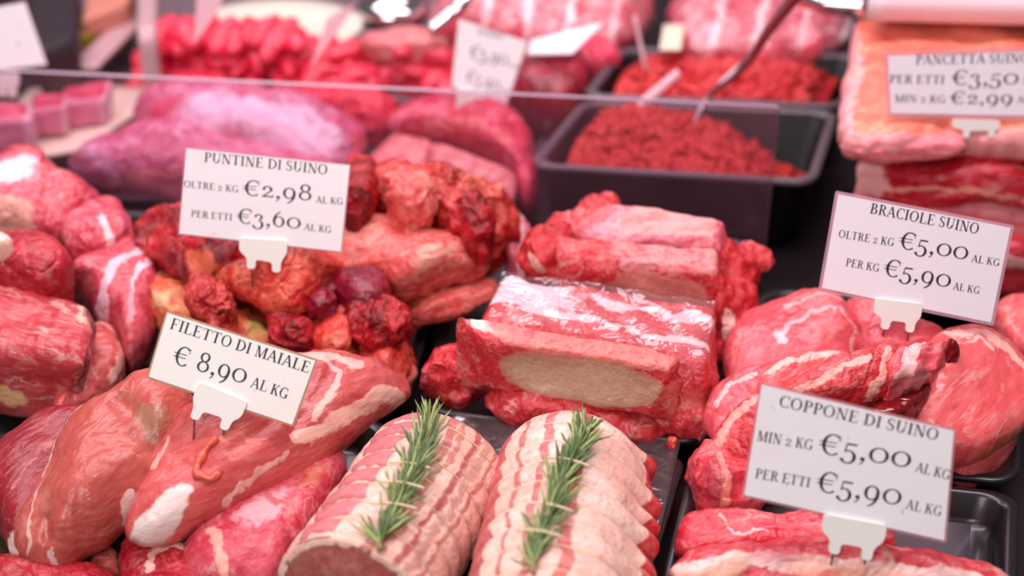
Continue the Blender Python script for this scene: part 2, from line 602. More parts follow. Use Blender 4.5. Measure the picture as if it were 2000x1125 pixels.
def apply_paint(Q, extra, paints, conv, n):
    rgba = np.zeros((n, 4))
    sd = SEED[0]
    if conv is not None:
        W3 = np.c_[Q, np.full(len(Q), sd * .37)]
        Q = Q + np.stack([.0062 * fbm(W3 * 95, 3, sd + 1) + .0022 * fbm(W3 * 420, 2, sd + 2),
                          .0062 * fbm(W3 * 95 + 31, 3, sd + 3) + .0022 * fbm(W3 * 420 + 57, 2, sd + 4)], 1)
        wmod = 1 + 1.3 * fbm(W3 * 70 + 11, 2, sd + 6)
    else:
        wmod = 1.0
        E = dict(extra)
        for q, k in enumerate('xyz'):
            E[k] = extra[k] + .34 * fbm(extra['V'] * 85 + 13 * q, 3, sd + q) + .10 * fbm(extra['V'] * 330 + 7 * q, 2, sd + q + 3)
        extra = E
    for p in paints:
        kind, data, wid, col = p[:4]
        stre = p[4] if len(p) > 4 else 1.0
        if kind == 'line':
            a = 1 - smoothstep(wid * 0.3, wid, seg_dist(Q, conv(data)) / np.clip(wmod, .35, 2))
            a = a * extra['top']
        elif kind == 'fill':
            P = chaikin(conv(data), 2)
            d = seg_dist(Q, np.vstack([P, P[:1]]))
            d = np.where(inside(Q, P), d, -d)
            a = smoothstep(-wid, wid, d) * extra['top']
        elif kind == 'rim':
            r0, r1, side = data
            a = smoothstep(r0, r1, extra['r'])
            if side == 'top':
                a = a * extra['top']
        elif kind == 'fn':
            a = data(extra)
        a = np.clip(a * stre * (.85 if kind == 'line' else 1.0), 0, 1)
        c = lin(col)
        keep = rgba[:, 3] * (1 - a)
        tot = a + keep
        rgba[:, :3] = np.where(tot[:, None] > 1e-6,
                               (a[:, None] * c + keep[:, None] * rgba[:, :3]) / (tot[:, None] + 1e-9), rgba[:, :3])
        rgba[:, 3] = tot
    return rgba


def roughen(V, F, noise, lump, crease=.22):
    s = SEED[0]
    if noise:
        amp, sc = noise
        N = quads_normals(V, F)
        V = V + N * (amp * 2 * fbm(V * sc + s * 3.1, 4, s))[:, None]
    if noise:
        # sinew creases: long valleys that wander over the surface
        N = quads_normals(V, F)
        a_ = s * 2.39996
        c_, s_ = math.cos(a_), math.sin(a_)
        Q = np.c_[(V[:, 0] * c_ + V[:, 1] * s_) * 26, (-V[:, 0] * s_ + V[:, 1] * c_) * 85, V[:, 2] * 70]
        q = fbm(Q + s * 2.3, 3, s + 11)
        V = V - N * (noise[0] * crease * np.clip(1 - np.abs(q) * 9, 0, 1) ** 1.5)[:, None]
    if lump:
        amp, sc = lump
        N = quads_normals(V, F)
        q = fbm(V * sc + s * 1.7, 2, s + 5)
        V = V + N * (amp * (0.5 - np.abs(q) * 3.2))[:, None]
    return V


def slab(name, outline, plane, top, bot, mat, label, cat='meat', prof=(4.4, 1.8), noise=(0.0028, 45), lump=None,
         bumps=(), grooves=(), paints=(), seg=240, rings=54, center=None, group=None, crease=.22, uneven=.55, wob=0.10, parent=None, floor=0.002, smooth_n=2):
    """a lying or leaning piece of meat: its outline on its own plane, swelling above and below"""
    SEED[0] += 1
    o, n = plane_of(plane)
    U = unit(np.cross(np.array([0, 1.0, 0]), n))
    Vv = np.cross(n, U)

    def uv(pts, lift=0.0):
        P = np.array([on_plane(x, y, o + n * lift, n) for x, y in pts])
        return np.stack([(P - o) @ U, (P - o) @ Vv], 1)
    O = resample(chaikin(uv(outline), smooth_n), seg)
    if wob:
        q = fbm(np.c_[O * 90, np.full(seg, SEED[0] * 1.3)], 3, SEED[0])
        cc0 = O.mean(0)
        O = cc0 + (O - cc0) * (1 + wob * q)[:, None]
    ar = 0.5 * np.sum(O[:, 0] * np.roll(O[:, 1], -1) - np.roll(O[:, 0], -1) * O[:, 1])
    if ar < 0:
        O = O[::-1]
    c = O.mean(0) if center is None else uv([center])[0]
    ks = np.sin(np.linspace(0, math.pi / 2, rings + 1))
    ks[0] = 0.0
    ks = ks[1:]
    nb = rings // 2
    kb = np.sin(np.linspace(0, math.pi / 2, nb + 1))[1:-1][::-1]
    rr = np.concatenate([ks, kb])
    sgn = np.concatenate([np.ones(len(ks)), -np.ones(len(kb))])
    P2 = c + (O[None] - c) * rr[:, None, None]
    a, b = prof
    hh = np.clip(1 - rr ** a, 0, 1) ** (1 / b)
    hh = np.where(sgn > 0, top * hh, -bot * hh)
    Hh = np.repeat(hh[:, None], seg, 1)
    P2 = P2.reshape(-1, 2)
    Hh = Hh.ravel()
    R = np.repeat(rr, seg)
    T = np.repeat((sgn > 0).astype(float), seg)
    # the two pole points
    P2 = np.vstack([P2, c, c])
    Hh = np.append(Hh, [top, -bot])
    R = np.append(R, [0, 0])
    T = np.append(T, [1, 0])
    Hh = Hh * (1 + T * uneven * fbm(np.c_[P2 * 24, np.full(len(P2), SEED[0] * 2.1)], 2, SEED[0] + 3))
    lift = 0.6 * top
    for pts, wid, amp in bumps:
        d = seg_dist(P2, uv(pts if len(pts) > 1 else [pts[0], (pts[0][0] + 1, pts[0][1])], lift))
        Hh = Hh + T * amp * np.exp(-(d / wid) ** 2) * (1 - R ** 8)
    for pts, wid, amp in grooves:
        d = seg_dist(P2, uv(pts, lift))
        Hh = Hh - T * amp * np.exp(-(d / wid) ** 2)
    V = o + P2[:, :1] * U + P2[:, 1:] * Vv + Hh[:, None] * n
    F = []
    nr = len(rr)
    for i in range(nr - 1):
        for k in range(seg):
            k2 = (k + 1) % seg
            F.append((i * seg + k, (i + 1) * seg + k, (i + 1) * seg + k2, i * seg + k2))
    tp, bt = nr * seg, nr * seg + 1
    for k in range(seg):
        k2 = (k + 1) % seg
        F.append((tp, k, k2, k2))
        F.append((bt, (nr - 1) * seg + k2, (nr - 1) * seg + k, (nr - 1) * seg + k))
    V = roughen(V, F, noise, lump, crease)
    V[:, 2] = np.maximum(V[:, 2], floor)
    ex = dict(r=R, top=T, V=V, P=P2)
    rgba = apply_paint(P2, ex, paints, lambda q: uv(q, lift), len(V))
    F2 = [f if f[2] != f[3] else f[:3] for f in F]
    ob = mesh_obj(name, V, F2, mat, parent, paint=rgba)
    if parent is None:
        tag(ob, label, cat, group)
    elif label:
        ob['label'] = label
    return ob, V


def hexa(name, tops, bots, mat, label, cat='meat', rnd=0.3, n=(44, 22, 16), noise=(0.0015, 60), lump=None, paints=(),
         group=None, shape=None, parent=None, floor=0.002):
    """a block of meat with six faces: front-left, front-right, back-right, back-left on top and below"""
    SEED[0] += 1
    Tp = [at(*q) if len(q) == 3 else None for q in tops]
    if isinstance(bots, (int, float)):
        Bt = [np.array([p[0], p[1], bots]) for p in Tp]
    else:
        Bt = []
        for p, q in zip(Tp, bots):          # (height, shift in x, shift in y)
            q = tuple(q) + (0, 0)
            Bt.append(np.array([p[0] + q[1], p[1] + q[2], q[0]]))
    idx, P, F = {}, [], []
    n = np.array(n)

    def vid(t):
        if t not in idx:
            idx[t] = len(P)
            P.append([2 * t[k] / n[k] - 1 for k in range(3)])
        return idx[t]
    for ax in range(3):
        a1, a2 = (ax + 1) % 3, (ax + 2) % 3
        for side in (0, n[ax]):
            for i in range(n[a1]):
                for j in range(n[a2]):
                    q = []
                    for di, dj in ((0, 0), (1, 0), (1, 1), (0, 1)):
                        t = [0, 0, 0]
                        t[ax], t[a1], t[a2] = int(side), i + di, j + dj
                        q.append(vid(tuple(t)))
                    F.append(tuple(q if side else q[::-1]))
    P = np.array(P)
    C0 = P.copy()
    r = np.array(rnd if hasattr(rnd, '__len__') else (rnd, rnd, rnd), float)
    inner = np.clip(P, -(1 - r), 1 - r)
    d = (P - inner) / r
    ln = np.linalg.norm(d, axis=1)
    m = ln > 1e-9
    d[m] /= ln[m][:, None]
    P = inner + d * r
    if shape is not None:
        P = shape(P)
    x, y, z = ((P[:, k:k + 1] + 1) / 2 for k in range(3))
    lo = (Bt[0] * (1 - x) + Bt[1] * x) * (1 - y) + (Bt[3] * (1 - x) + Bt[2] * x) * y
    hi = (Tp[0] * (1 - x) + Tp[1] * x) * (1 - y) + (Tp[3] * (1 - x) + Tp[2] * x) * y
    V = lo * (1 - z) + hi * z
    V = roughen(V, F, noise, lump)
    V[:, 2] = np.maximum(V[:, 2], floor)
    ex = dict(x=C0[:, 0], y=C0[:, 1], z=C0[:, 2], V=V, r=np.zeros(len(V)), top=np.ones(len(V)))
    rgba = apply_paint(P[:, :2], ex, paints, None, len(V))
    ob = mesh_obj(name, V, F, mat, parent, paint=rgba)
    if parent is None:
        tag(ob, label, cat, group)
    elif label:
        ob['label'] = label
    return ob, V


def tray(name, quad, z, depth, label, mat, rim=0.006, rad=0.16, floor=0.0, taper=0.12, lip=0.004, inset_mat=None):
    """a moulded tray: rim, sloping walls and floor from one rounded outline"""
    Q = [at(x, y, z) for x, y in quad]      # FL FR BR BL
    L1 = np.linalg.norm(Q[1] - Q[0])
    L2 = np.linalg.norm(Q[3] - Q[0])
    n = 12

    def ring(inset, zz):
        rx, ry = min(0.9, rad * 2 * 0.1 / L1 * 1.0), min(0.9, rad * 2 * 0.1 / L2)
        ix, iy = 1 - 2 * inset / L1, 1 - 2 * inset / L2
        pts = []
        for cx, cy, a0 in ((1, -1, -90), (1, 1, 0), (-1, 1, 90), (-1, -1, 180)):
            for k in range(n + 1):
                a = math.radians(a0 + 90 * k / n)
                u = (cx * (1 - rx) + rx * math.cos(a)) * ix
                v = (cy * (1 - ry) + ry * math.sin(a)) * iy
                u, v = (u + 1) / 2, (v + 1) / 2
                p = (Q[0] * (1 - u) + Q[1] * u) * (1 - v) + (Q[3] * (1 - u) + Q[2] * u) * v
                pts.append([p[0], p[1], zz])
        return pts
    tp = depth * taper
    t = 0.0016
    prof = [(rim + tp + 0.004, z - depth), (rim + tp, z - depth + 0.003), (rim, z - lip - 0.001), (0.0012, z - lip), (0, z - lip + 0.001),
            (0, z - 0.001), (0.001, z), (rim - 0.001, z), (rim + t, z - 0.0015), (rim + tp + t, z - depth + t + 0.004),
            (rim + tp + t + 0.004, z - depth + t)]
    V, F = [], []
    for i, zz in prof:
        V += ring(i, zz)
    m = 4 * (n + 1)
    for i in range(len(prof) - 1):
        for k in range(m):
            k2 = (k + 1) % m
            F.append((i * m + k, i * m + k2, (i + 1) * m + k2, (i + 1) * m + k))
    F.append(tuple(range(m))[::-1])
    F.append(tuple((len(prof) - 1) * m + k for k in range(m)))
    fm = [0] * len(F)
    if inset_mat:
        for i in range(4, 8):
            for k in range(m):
                fm[i * m + k] = 1
    ob = mesh_obj(name, V, F, mat, mats=[mat] + ([inset_mat] if inset_mat else []), fmat=fm)
    tag(ob, label, 'tray')
    return ob


# ------------------------------------------------------------------ the case itself
def box(name, lo, hi, mat, parent=None):
    x0, y0, z0 = lo
    x1, y1, z1 = hi
    V = [(x0, y0, z0), (x1, y0, z0), (x1, y1, z0), (x0, y1, z0), (x0, y0, z1), (x1, y0, z1), (x1, y1, z1), (x0, y1, z1)]
    F = [(0, 3, 2, 1), (4, 5, 6, 7), (0, 1, 5, 4), (1, 2, 6, 5), (2, 3, 7, 6), (3, 0, 4, 7)]
    return mesh_obj(name, V, F, mat, parent, smooth=False)


tag(box('floor', (-0.9, 0.25, -0.03), (0.9, 2.0, 0.0), M['steel_dark']), kind='structure')
tag(box('wall_back', (-0.9, 2.0, -0.03), (0.9, 2.04, 0.6), M['case']), kind='structure')

tray('meat_tray', [(640, 1225), (1240, 1225), (1345, 886), (790, 826)], 0.022, 0.02, 'black tray holding the two rolled loins with rosemary', M['black'])
tray('meat_tray', [(818, 800), (1378, 868), (1496, 462), (905, 436)], 0.022, 0.02, 'black tray under the stacked racks of pork ribs', M['black'])
tray('meat_tray', [(1362, 872), (1992, 946), (2004, 585), (1492, 558)], 0.022, 0.02, 'black tray under the pink pork chops by the BRACIOLE SUINO tag', M['black'])
tray('meat_tray', [(1262, 1235), (1985, 1235), (1990, 962), (1352, 890)], 0.022, 0.02, 'black tray in front of the chops under the COPPONE DI SUINO tag', M['black'])
tray('meat_tray', [(-260, 1235), (620, 1225), (772, 822), (-60, 728)], 0.022, 0.02, 'black tray under the pork fillets at bottom left', M['black'])
tray('meat_tray', [(-60, 712), (796, 798), (892, 432), (80, 402)], 0.022, 0.02, 'black tray under the heap of rib trimmings by the PUNTINE DI SUINO tag', M['black'])
tray('meat_tray', [(150, 384), (1000, 400), (1110, 196), (330, 186)], 0.022, 0.02, 'dark tray under the pork legs behind the clear divider', M['black2'], inset_mat=M['rimgrey'])
garn, _ = slab('garnish_mat', [(-40, 860), (40, 840), (200, 820), (300, 900), (420, 1100), (380, 1180), (-60, 1180), (-80, 960)], 0.0065, 0.002, 0.001,
               M['garnish'], 'olive green mat under the pork fillets', 'mat', noise=(0.0015, 120))

# ------------------------------------------------------------------ fillets, bottom left
P, K = 'line', 'fill'
slab('pork_fillet', [(-10, 905), (60, 850), (125, 805), (180, 800), (190, 860), (150, 960), (110, 1050), (75, 1105), (40, 1110), (0, 1040), (-60, 1000), (-70, 930)],
     ((0, 1040, .022), (75, 1090, .022), (150, 820, .040)), .020, .016, M['fillet_dark'], 'dark red pork fillet half under the broad fillet at far bottom left', noise=(.0022, 30), crease=.10,
     paints=[(P, [(40, 980), (90, 900), (140, 840)], .003, (200, 110, 100), .6), (P, [(0, 1060), (30, 1062)], .006, WHITE)])
F1, F1V = slab('pork_fillet', [(365, 745), (392, 800), (372, 880), (335, 955), (262, 1015), (190, 1068), (120, 1112), (60, 1108), (18, 1078), (55, 985), (105, 885), (165, 805), (245, 752), (305, 728)],
     ((20, 1080, .028), (180, 1075, .030), (320, 735, .066)), .027, .022, M['fillet'], 'broad brownish pink pork fillet left of the FILETTO DI MAIALE tag', noise=(.0022, 30), crease=.10, prof=(2.6, 2.0),
     bumps=[([(290, 770), (330, 790)], .016, .006), ([(200, 960), (160, 1040)], .012, .003)],
     grooves=[([(240, 800), (280, 830), (300, 880)], .006, .004), ([(95, 1020), (90, 1045)], .003, .003), ([(200, 910), (250, 890)], .005, .0025)],
     paints=[(P, [(262, 968), (238, 990), (215, 1020), (165, 1062), (118, 1092)], .0036, WHITE), (P, [(90, 1066), (95, 1085)], .004, WHITE, .8),
             (P, [(158, 795), (135, 818), (112, 850), (85, 905), (70, 985), (40, 1060)], .0018, (236, 190, 170), .9),
             (P, [(240, 782), (275, 800), (290, 840), (300, 880)], .008, (150, 96, 62), .65), (K, [(270, 800), (350, 790), (350, 850), (300, 880)], .006, (164, 112, 84), .6),
             (P, [(130, 760), (152, 784)], .003, FAT), (K, [(60, 985), (130, 880), (170, 860), (150, 940), (90, 1060)], .008, (176, 96, 76), .5),
             (K, [(20, 1070), (60, 1085), (120, 1095), (110, 1115), (20, 1100)], .003, (216, 150, 130), .7)])
F2, F2V = slab('pork_fillet', [(368, 790), (420, 757), (480, 722), (600, 688), (700, 698), (762, 722), (806, 757), (796, 785), (745, 818), (692, 862), (640, 912), (560, 962), (470, 1002), (400, 1038), (330, 1064), (265, 1060), (243, 1030), (268, 965), (298, 890), (330, 830)],
     ((255, 1035, .042), (796, 765, .050), (480, 722, .075)), .027, .022, M['fillet_pink'], 'large pink pork fillet the FILETTO DI MAIALE tag is stuck in', noise=(.0022, 30), crease=.10, prof=(2.6, 2.0),
     bumps=[([(420, 800), (520, 850)], .020, .004), ([(660, 740), (620, 820)], .016, .004)],
     grooves=[([(560, 860), (620, 780), (650, 720)], .004, .003), ([(450, 900), (520, 850), (560, 800)], .004, .0025)],
     paints=[(K, [(268, 1012), (300, 995), (345, 955), (380, 952), (368, 985), (352, 1028), (312, 1050), (268, 1046)], .003, WHITE),
             (P, [(800, 765), (748, 770), (700, 800), (660, 835), (610, 855), (575, 872)], .0065, (246, 196, 178)),
             (P, [(620, 700), (650, 740), (640, 790), (600, 830)], .0035, (240, 186, 172), .9), (P, [(690, 720), (650, 700), (600, 700)], .007, (242, 186, 172), .9),
             (P, [(560, 905), (500, 935), (440, 985)], .003, (240, 190, 180), .8), (P, [(330, 850), (312, 880), (305, 900)], .003, (240, 180, 168), .8),
             (K, [(400, 850), (470, 840), (520, 880), (470, 930), (420, 900)], .008, (206, 112, 78), .5),
             (P, [(250, 1040), (340, 1052), (420, 1010), (480, 985)], .003, (150, 40, 60), .8)])
fs = [(420, 848), (404, 862), (388, 880), (384, 898), (384, 915), (395, 927), (415, 930), (440, 922)]
pts = np.array([surf(F2V, *q) for q in fs]) + np.array([0, 0, .0015])
pts = resample(np.array(pts), 30, closed=False)
mb = MB()
mb.tube(pts, .0012 + .0010 * np.sin(np.linspace(.4, 2.6, 30)) + .0005 * np.sin(np.linspace(0, 22, 30)), 10)
tag(mb.build('meat_scrap', M['sausage'], origin=pts[10]), 'thin orange scrap of meat curled on the large pink fillet', 'meat scrap')
slab('pork_fillet', [(415, 1012), (480, 985), (560, 950), (640, 898), (676, 884), (680, 940), (645, 1010), (595, 1080), (560, 1130), (520, 1180), (400, 1180), (350, 1095), (365, 1060)],
     ((400, 1060, .026), (560, 1110, .022), (670, 890, .030)), .022, .020, M['left'], 'pork fillet with silvery skin lying under the tagged fillet beside the rolled loin', noise=(.0022, 30), crease=.10,
     paints=[(K, [(430, 1030), (520, 975), (580, 960), (560, 1040), (480, 1060)], .008, (224, 176, 182), .7), (P, [(520, 985), (560, 1010), (590, 1030)], .003, (190, 40, 40), .8),
             (K, [(560, 945), (640, 905), (670, 910), (640, 960), (590, 990)], .008, (214, 128, 96), .6), (P, [(410, 1050), (430, 1090), (440, 1140)], .005, (242, 160, 140), .9)])
slab('pork_trimming', [(243, 1062), (300, 1076), (350, 1078), (400, 1102), (432, 1130), (430, 1200), (240, 1200), (232, 1105)], .016, .016, .014, M['left_dark'],
     'dark red pork offcut under the tagged fillet at the bottom edge', paints=[(P, [(290, 1125), (300, 1095), (345, 1080), (385, 1085)], .004, (236, 180, 165))])
slab('pork_trimming', [(175, 1090), (205, 1075), (235, 1082), (240, 1125), (200, 1140), (170, 1120)], .008, .008, .005, M['scrap_pale'],
     'small pale scrap on the green mat between two fillets')

slab('pork_trimming', [(-60, 1085), (20, 1098), (90, 1118), (160, 1122), (240, 1128), (250, 1210), (-60, 1210)], .014, .012, .010, M['left_dark'],
     'dark red trimming in the bottom left corner under the broad fillet')
# ------------------------------------------------------------------ the big cuts, left edge
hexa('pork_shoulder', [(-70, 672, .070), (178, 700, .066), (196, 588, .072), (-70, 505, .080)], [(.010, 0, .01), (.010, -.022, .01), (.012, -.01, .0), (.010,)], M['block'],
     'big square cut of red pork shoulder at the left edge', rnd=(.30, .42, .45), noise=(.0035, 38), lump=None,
     paints=[('fn', lambda e: smoothstep(.5, .9, e['z']) * smoothstep(.55, .8, e['x']) * smoothstep(-.2, .3, e['y']) * smoothstep(.95, .75, e['x']), 0, (240, 190, 160), .9),
             ('fn', lambda e: smoothstep(-.5, -.9, e['y']) * smoothstep(-.6, -.3, e['z']) * smoothstep(.3, 0, e['z']) * smoothstep(.1, -.2, e['x']) * (np.abs(e['z'] + .3 + .6 * (e['x'] + .4)) < .22), 0, (226, 170, 120), .9),
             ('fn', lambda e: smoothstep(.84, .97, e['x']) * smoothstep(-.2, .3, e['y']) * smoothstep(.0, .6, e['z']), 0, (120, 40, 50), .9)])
slab('pork_loin_cut', [(255, 468), (298, 500), (316, 560), (312, 640), (285, 700), (248, 728), (226, 650), (190, 630), (180, 590), (115, 558), (150, 520), (200, 490)],
     ((115, 575, .050), (300, 660, .030), (255, 470, .060)), .024, .03, M['left'], 'long pink pork cut with white sinew behind the square shoulder cut',
     paints=[(P, [(270, 500), (225, 540), (200, 590), (205, 625)], .006, (240, 200, 214), .8), (P, [(290, 520), (262, 570), (255, 640)], .004, (244, 206, 214), .8),
             (K, [(240, 600), (262, 585), (275, 640), (250, 690)], .006, (206, 60, 84), .7), (K, [(255, 660), (300, 620), (300, 690), (255, 720)], .006, (206, 50, 40), .5)])
slab('pork_slice', [(185, 645), (215, 636), (240, 665), (243, 730), (205, 760), (145, 800), (110, 825), (100, 790), (160, 720)], .030, .014, .026, M['fillet_pink'],
     'rimmed pork slice tucked between the square shoulder cut and the broad fillet', paints=[(P, [(190, 640), (220, 645), (237, 675), (238, 735)], .003, (240, 170, 150)), (K, [(215, 720), (240, 700), (243, 735), (205, 760)], .004, (240, 190, 170))])
slab('pork_trimming', [(118, 520), (140, 450), (200, 424), (245, 428), (272, 470), (235, 500), (180, 520)], .062, .024, .050, M['left'],
     'lumpy pink piece behind the long sinewy pork cut', lump=(.0025, 55), paints=[(P, [(205, 440), (215, 480)], .004, (244, 210, 215), .8)])
slab('pork_haunch', [(-50, 335), (30, 308), (85, 308), (112, 345), (165, 370), (202, 400), (205, 440), (165, 480), (130, 515), (80, 500), (0, 485), (-60, 480)],
     ((0, 470, .058), (190, 430, .058), (60, 312, .085)), .030, .045, M['left'], 'thick pork leg piece with white fat at upper left', noise=(.004, 34),
     paints=[(K, [(-20, 330), (60, 312), (85, 330), (70, 380), (20, 385), (-30, 370)], .008, (244, 216, 224), .8), (K, [(-30, 400), (70, 410), (80, 480), (-30, 480)], .006, (220, 142, 128), .85),
             (P, [(80, 340), (130, 420), (160, 470)], .008, (206, 40, 62), .5)])
slab('pork_trimming', [(-40, 500), (0, 486), (55, 474), (110, 486), (150, 515), (130, 550), (70, 560), (0, 545), (-50, 540)], .078, .018, .040, M['left_dark'],
     'red trimmed piece lying on top of the square shoulder cut at the left edge', paints=[(P, [(60, 500), (100, 525), (110, 545)], .004, (150, 10, 24), .7)])
slab('fat_piece', [(-30, 462), (0, 462), (22, 468), (30, 478), (0, 484), (-30, 482)], .100, .006, .012, M['loin'], 'small white fat piece at the left edge', noise=(.001, 60))

# ------------------------------------------------------------------ heap of rib trimmings
T = 'pork_rib_trimming'
slab(T, [(285, 535), (340, 540), (385, 560), (445, 590), (525, 640), (590, 690), (520, 712), (420, 690), (350, 650), (300, 610)], ((290, 560, .050), (560, 690, .030), (440, 590, .052)), .022, .03,
     M['scrap_yellow'], 'yellowish orange rib trimming above the FILETTO DI MAIALE tag', lump=(.003, 60), noise=(.004, 45), paints=[(K, [(470, 605), (540, 640), (530, 680), (470, 640)], .005, (214, 186, 110), .8), (K, [(300, 560), (350, 575), (350, 600), (310, 595)], .004, (236, 190, 150), .8)])
slab(T, [(275, 462), (310, 430), (350, 402), (420, 420), (495, 450), (510, 505), (470, 555), (420, 610), (365, 560), (320, 525), (290, 500)], ((280, 470, .060), (430, 590, .050), (420, 420, .085)), .024, .04,
     M['scrap_red'], 'dark red rib trimming at the lower left of the PUNTINE DI SUINO tag', lump=(.005, 62), noise=(.004, 50), paints=[(K, [(370, 500), (430, 490), (430, 560), (380, 540)], .005, (226, 106, 70), .8), (P, [(280, 470), (300, 480)], .004, (230, 150, 170), .6)])
_, TCV = slab(T, [(430, 540), (480, 505), (560, 478), (640, 492), (630, 560), (605, 612), (552, 628), (500, 600), (455, 580)], ((440, 550, .060), (590, 620, .052), (560, 478, .088)), .022, .05,
     M['scrap_orange'], 'orange rib trimming the PUNTINE DI SUINO tag is stuck in', lump=(.002, 60), noise=(.004, 45), paints=[(P, [(632, 500), (622, 560), (600, 605)], .004, (248, 190, 180)), (P, [(540, 620), (590, 612)], .006, (170, 20, 30), .8)])
slab(T, [(690, 428), (760, 424), (840, 450), (900, 460), (948, 488), (968, 530), (920, 552), (860, 566), (805, 592), (760, 606), (700, 570), (630, 530), (640, 470)], ((660, 540, .056), (900, 555, .050), (800, 432, .082)), .026, .035,
     M['scrap_pale'], 'broad smooth salmon pink rib trimming right of the PUNTINE DI SUINO tag', noise=(.004, 36), prof=(2.4, 1.8), bumps=[([(860, 490), (800, 560)], .016, .010)],
     paints=[(K, [(790, 500), (870, 465), (930, 480), (870, 540), (800, 580)], .010, (246, 180, 160), .6), (P, [(690, 450), (660, 480)], .010, (200, 150, 70), .45)])
slab(T, [(660, 400), (700, 360), (745, 332), (800, 345), (870, 345), (930, 380), (985, 370), (1010, 400), (1000, 470), (960, 512), (900, 480), (850, 450), (760, 430)], ((690, 410, .080), (960, 500, .060), (860, 345, .092)), .026, .05,
     M['scrap'], 'knobbly red rib trimming running to the right along the top of the heap', lump=(.006, 58), noise=(.005, 45))
slab(T, [(672, 340), (700, 326), (735, 335), (745, 380), (720, 410), (680, 420), (665, 380)], .098, .016, .05, M['scrap_red'], 'dark red lump beside the right edge of the PUNTINE DI SUINO tag', lump=(.003, 70), paints=[(P, [(700, 400), (735, 385)], .006, (226, 140, 96), .8)])
hexa('rib_end', [(985, 470, .066), (1030, 530, .050), (1046, 440, .060), (985, 362, .086)], [(.02,), (.02,), (.02,), (.03,)], M['rib_top'], 'striped rib end standing at the right end of the trimmings heap',
     rnd=.45, noise=(.003, 60), n=(20, 30, 14), paints=[('fn', lambda e: (np.abs(e['x'] - .2) < .2) * 1.0, 0, (248, 190, 190), .7)])
slab(T, [(775, 600), (860, 566), (930, 545), (970, 545), (975, 575), (905, 612), (840, 640), (780, 645)], ((790, 630, .034), (950, 580, .034), (880, 560, .046)), .018, .03, M['scrap_pale'],
     'brownish pink rib trimming under the broad smooth one', lump=(.002, 60), noise=(.003, 50), paints=[(P, [(800, 600), (900, 585), (960, 560)], .008, (200, 84, 76), .6)])
slab(T, [(640, 552), (690, 534), (742, 536), (768, 560), (758, 588), (720, 602), (672, 590)], .066, .012, .03, M['plum'], 'smooth plum coloured lump in the middle of the trimmings heap', noise=(.0015, 60))
slab(T, [(588, 628), (640, 604), (682, 592), (712, 630), (718, 682), (650, 694), (600, 676)], ((600, 670, .036), (710, 670, .034), (660, 598, .062)), .016, .03, M['scrap_orange'], 'folded orange red trimming just above the FILETTO DI MAIALE tag', lump=(.003, 70), noise=(.004, 60), paints=[(K, [(600, 625), (640, 612), (680, 650), (640, 660)], .004, (190, 40, 40), .6)])
slab(T, [(672, 605), (740, 598), (792, 620), (812, 640), (770, 660), (715, 668), (685, 645)], .055, .014, .03, M['scrap_red'], 'bright red ragged trimming below the plum coloured lump', lump=(.005, 80), noise=(.005, 60))
slab(T, [(700, 650), (735, 640), (785, 648), (806, 690), (818, 738), (775, 742), (722, 712)], ((710, 700, .030), (815, 735, .020), (760, 645, .052)), .014, .026, M['scrap_orange'], 'pointed orange red trimming at the right foot of the heap', noise=(.004, 50), lump=(.002, 60))
slab(T, [(540, 655), (650, 676), (740, 696), (812, 716), (815, 742), (760, 738), (640, 704), (550, 692)], ((560, 690, .034), (815, 738, .022), (700, 690, .038)), .011, .02, M['scrap_pale'], 'long pale strip of rib trimming behind the tagged pink fillet', noise=(.003, 50), paints=[(P, [(560, 672), (700, 700), (800, 726)], .004, (224, 150, 130), .7)])
slab(T, [(300, 505), (345, 480), (420, 520), (500, 560), (640, 560), (700, 560), (730, 640), (600, 665), (480, 630), (370, 590)], .028, .020, .022, M['scrap_red'], 'deep red trimming at the bottom of the heap', lump=(.004, 60), noise=(.004, 50))
slab(T, [(650, 430), (700, 412), (715, 450), (700, 500), (665, 512), (640, 480)], .070, .010, .04, M['scrap'], 'round red knuckle touching the right edge of the PUNTINE DI SUINO tag', lump=(.003, 80), paints=[(K, [(670, 440), (690, 440), (692, 465), (670, 465)], .003, (240, 160, 150))])

for ol, pl_, mt, lab in (
        ([(355, 560), (400, 548), (450, 570), (470, 610), (430, 630), (385, 610)], .066, 'scrap', 'red trimming wedged below the left half of the PUNTINE DI SUINO tag'),
        ([(520, 630), (560, 622), (605, 640), (610, 672), (565, 680), (530, 660)], .050, 'scrap_red', 'dark red trimming between the tagged orange piece and the FILETTO DI MAIALE tag'),
        ([(745, 350), (790, 340), (835, 352), (850, 385), (800, 400), (755, 390)], .106, 'scrap_pale', 'pale pink lump on top of the knobbly red trimming'),
        ([(880, 400), (925, 392), (960, 415), (965, 455), (920, 460), (885, 440)], .088, 'scrap_red', 'dark red lump near the right end of the knobbly red trimming'),
        ([(600, 560), (640, 548), (665, 580), (650, 620), (610, 625)], .060, 'plum', 'small plum coloured lump left of the larger plum coloured one')):
    slab(T, ol, pl_, .010, .03, M[mt], lab, lump=(.005, 75), noise=(.005, 55))

# ------------------------------------------------------------------ racks of ribs
RB = 'pork_rib_rack'


def bone_front(x0, x1, z0, z1, k=1.0):
    cx, cz, rx, rz = (x0 + x1) / 2, (z0 + z1) / 2, (x1 - x0) / 2, (z1 - z0) / 2

    def f(e):
        q = np.abs((e['x'] - cx) / rx) ** 3.2 + np.abs((e['z'] - cz) / rz) ** 2.6
        return smoothstep(-.70, -.95, e['y']) * smoothstep(1.15, .70, q * k)
    return f


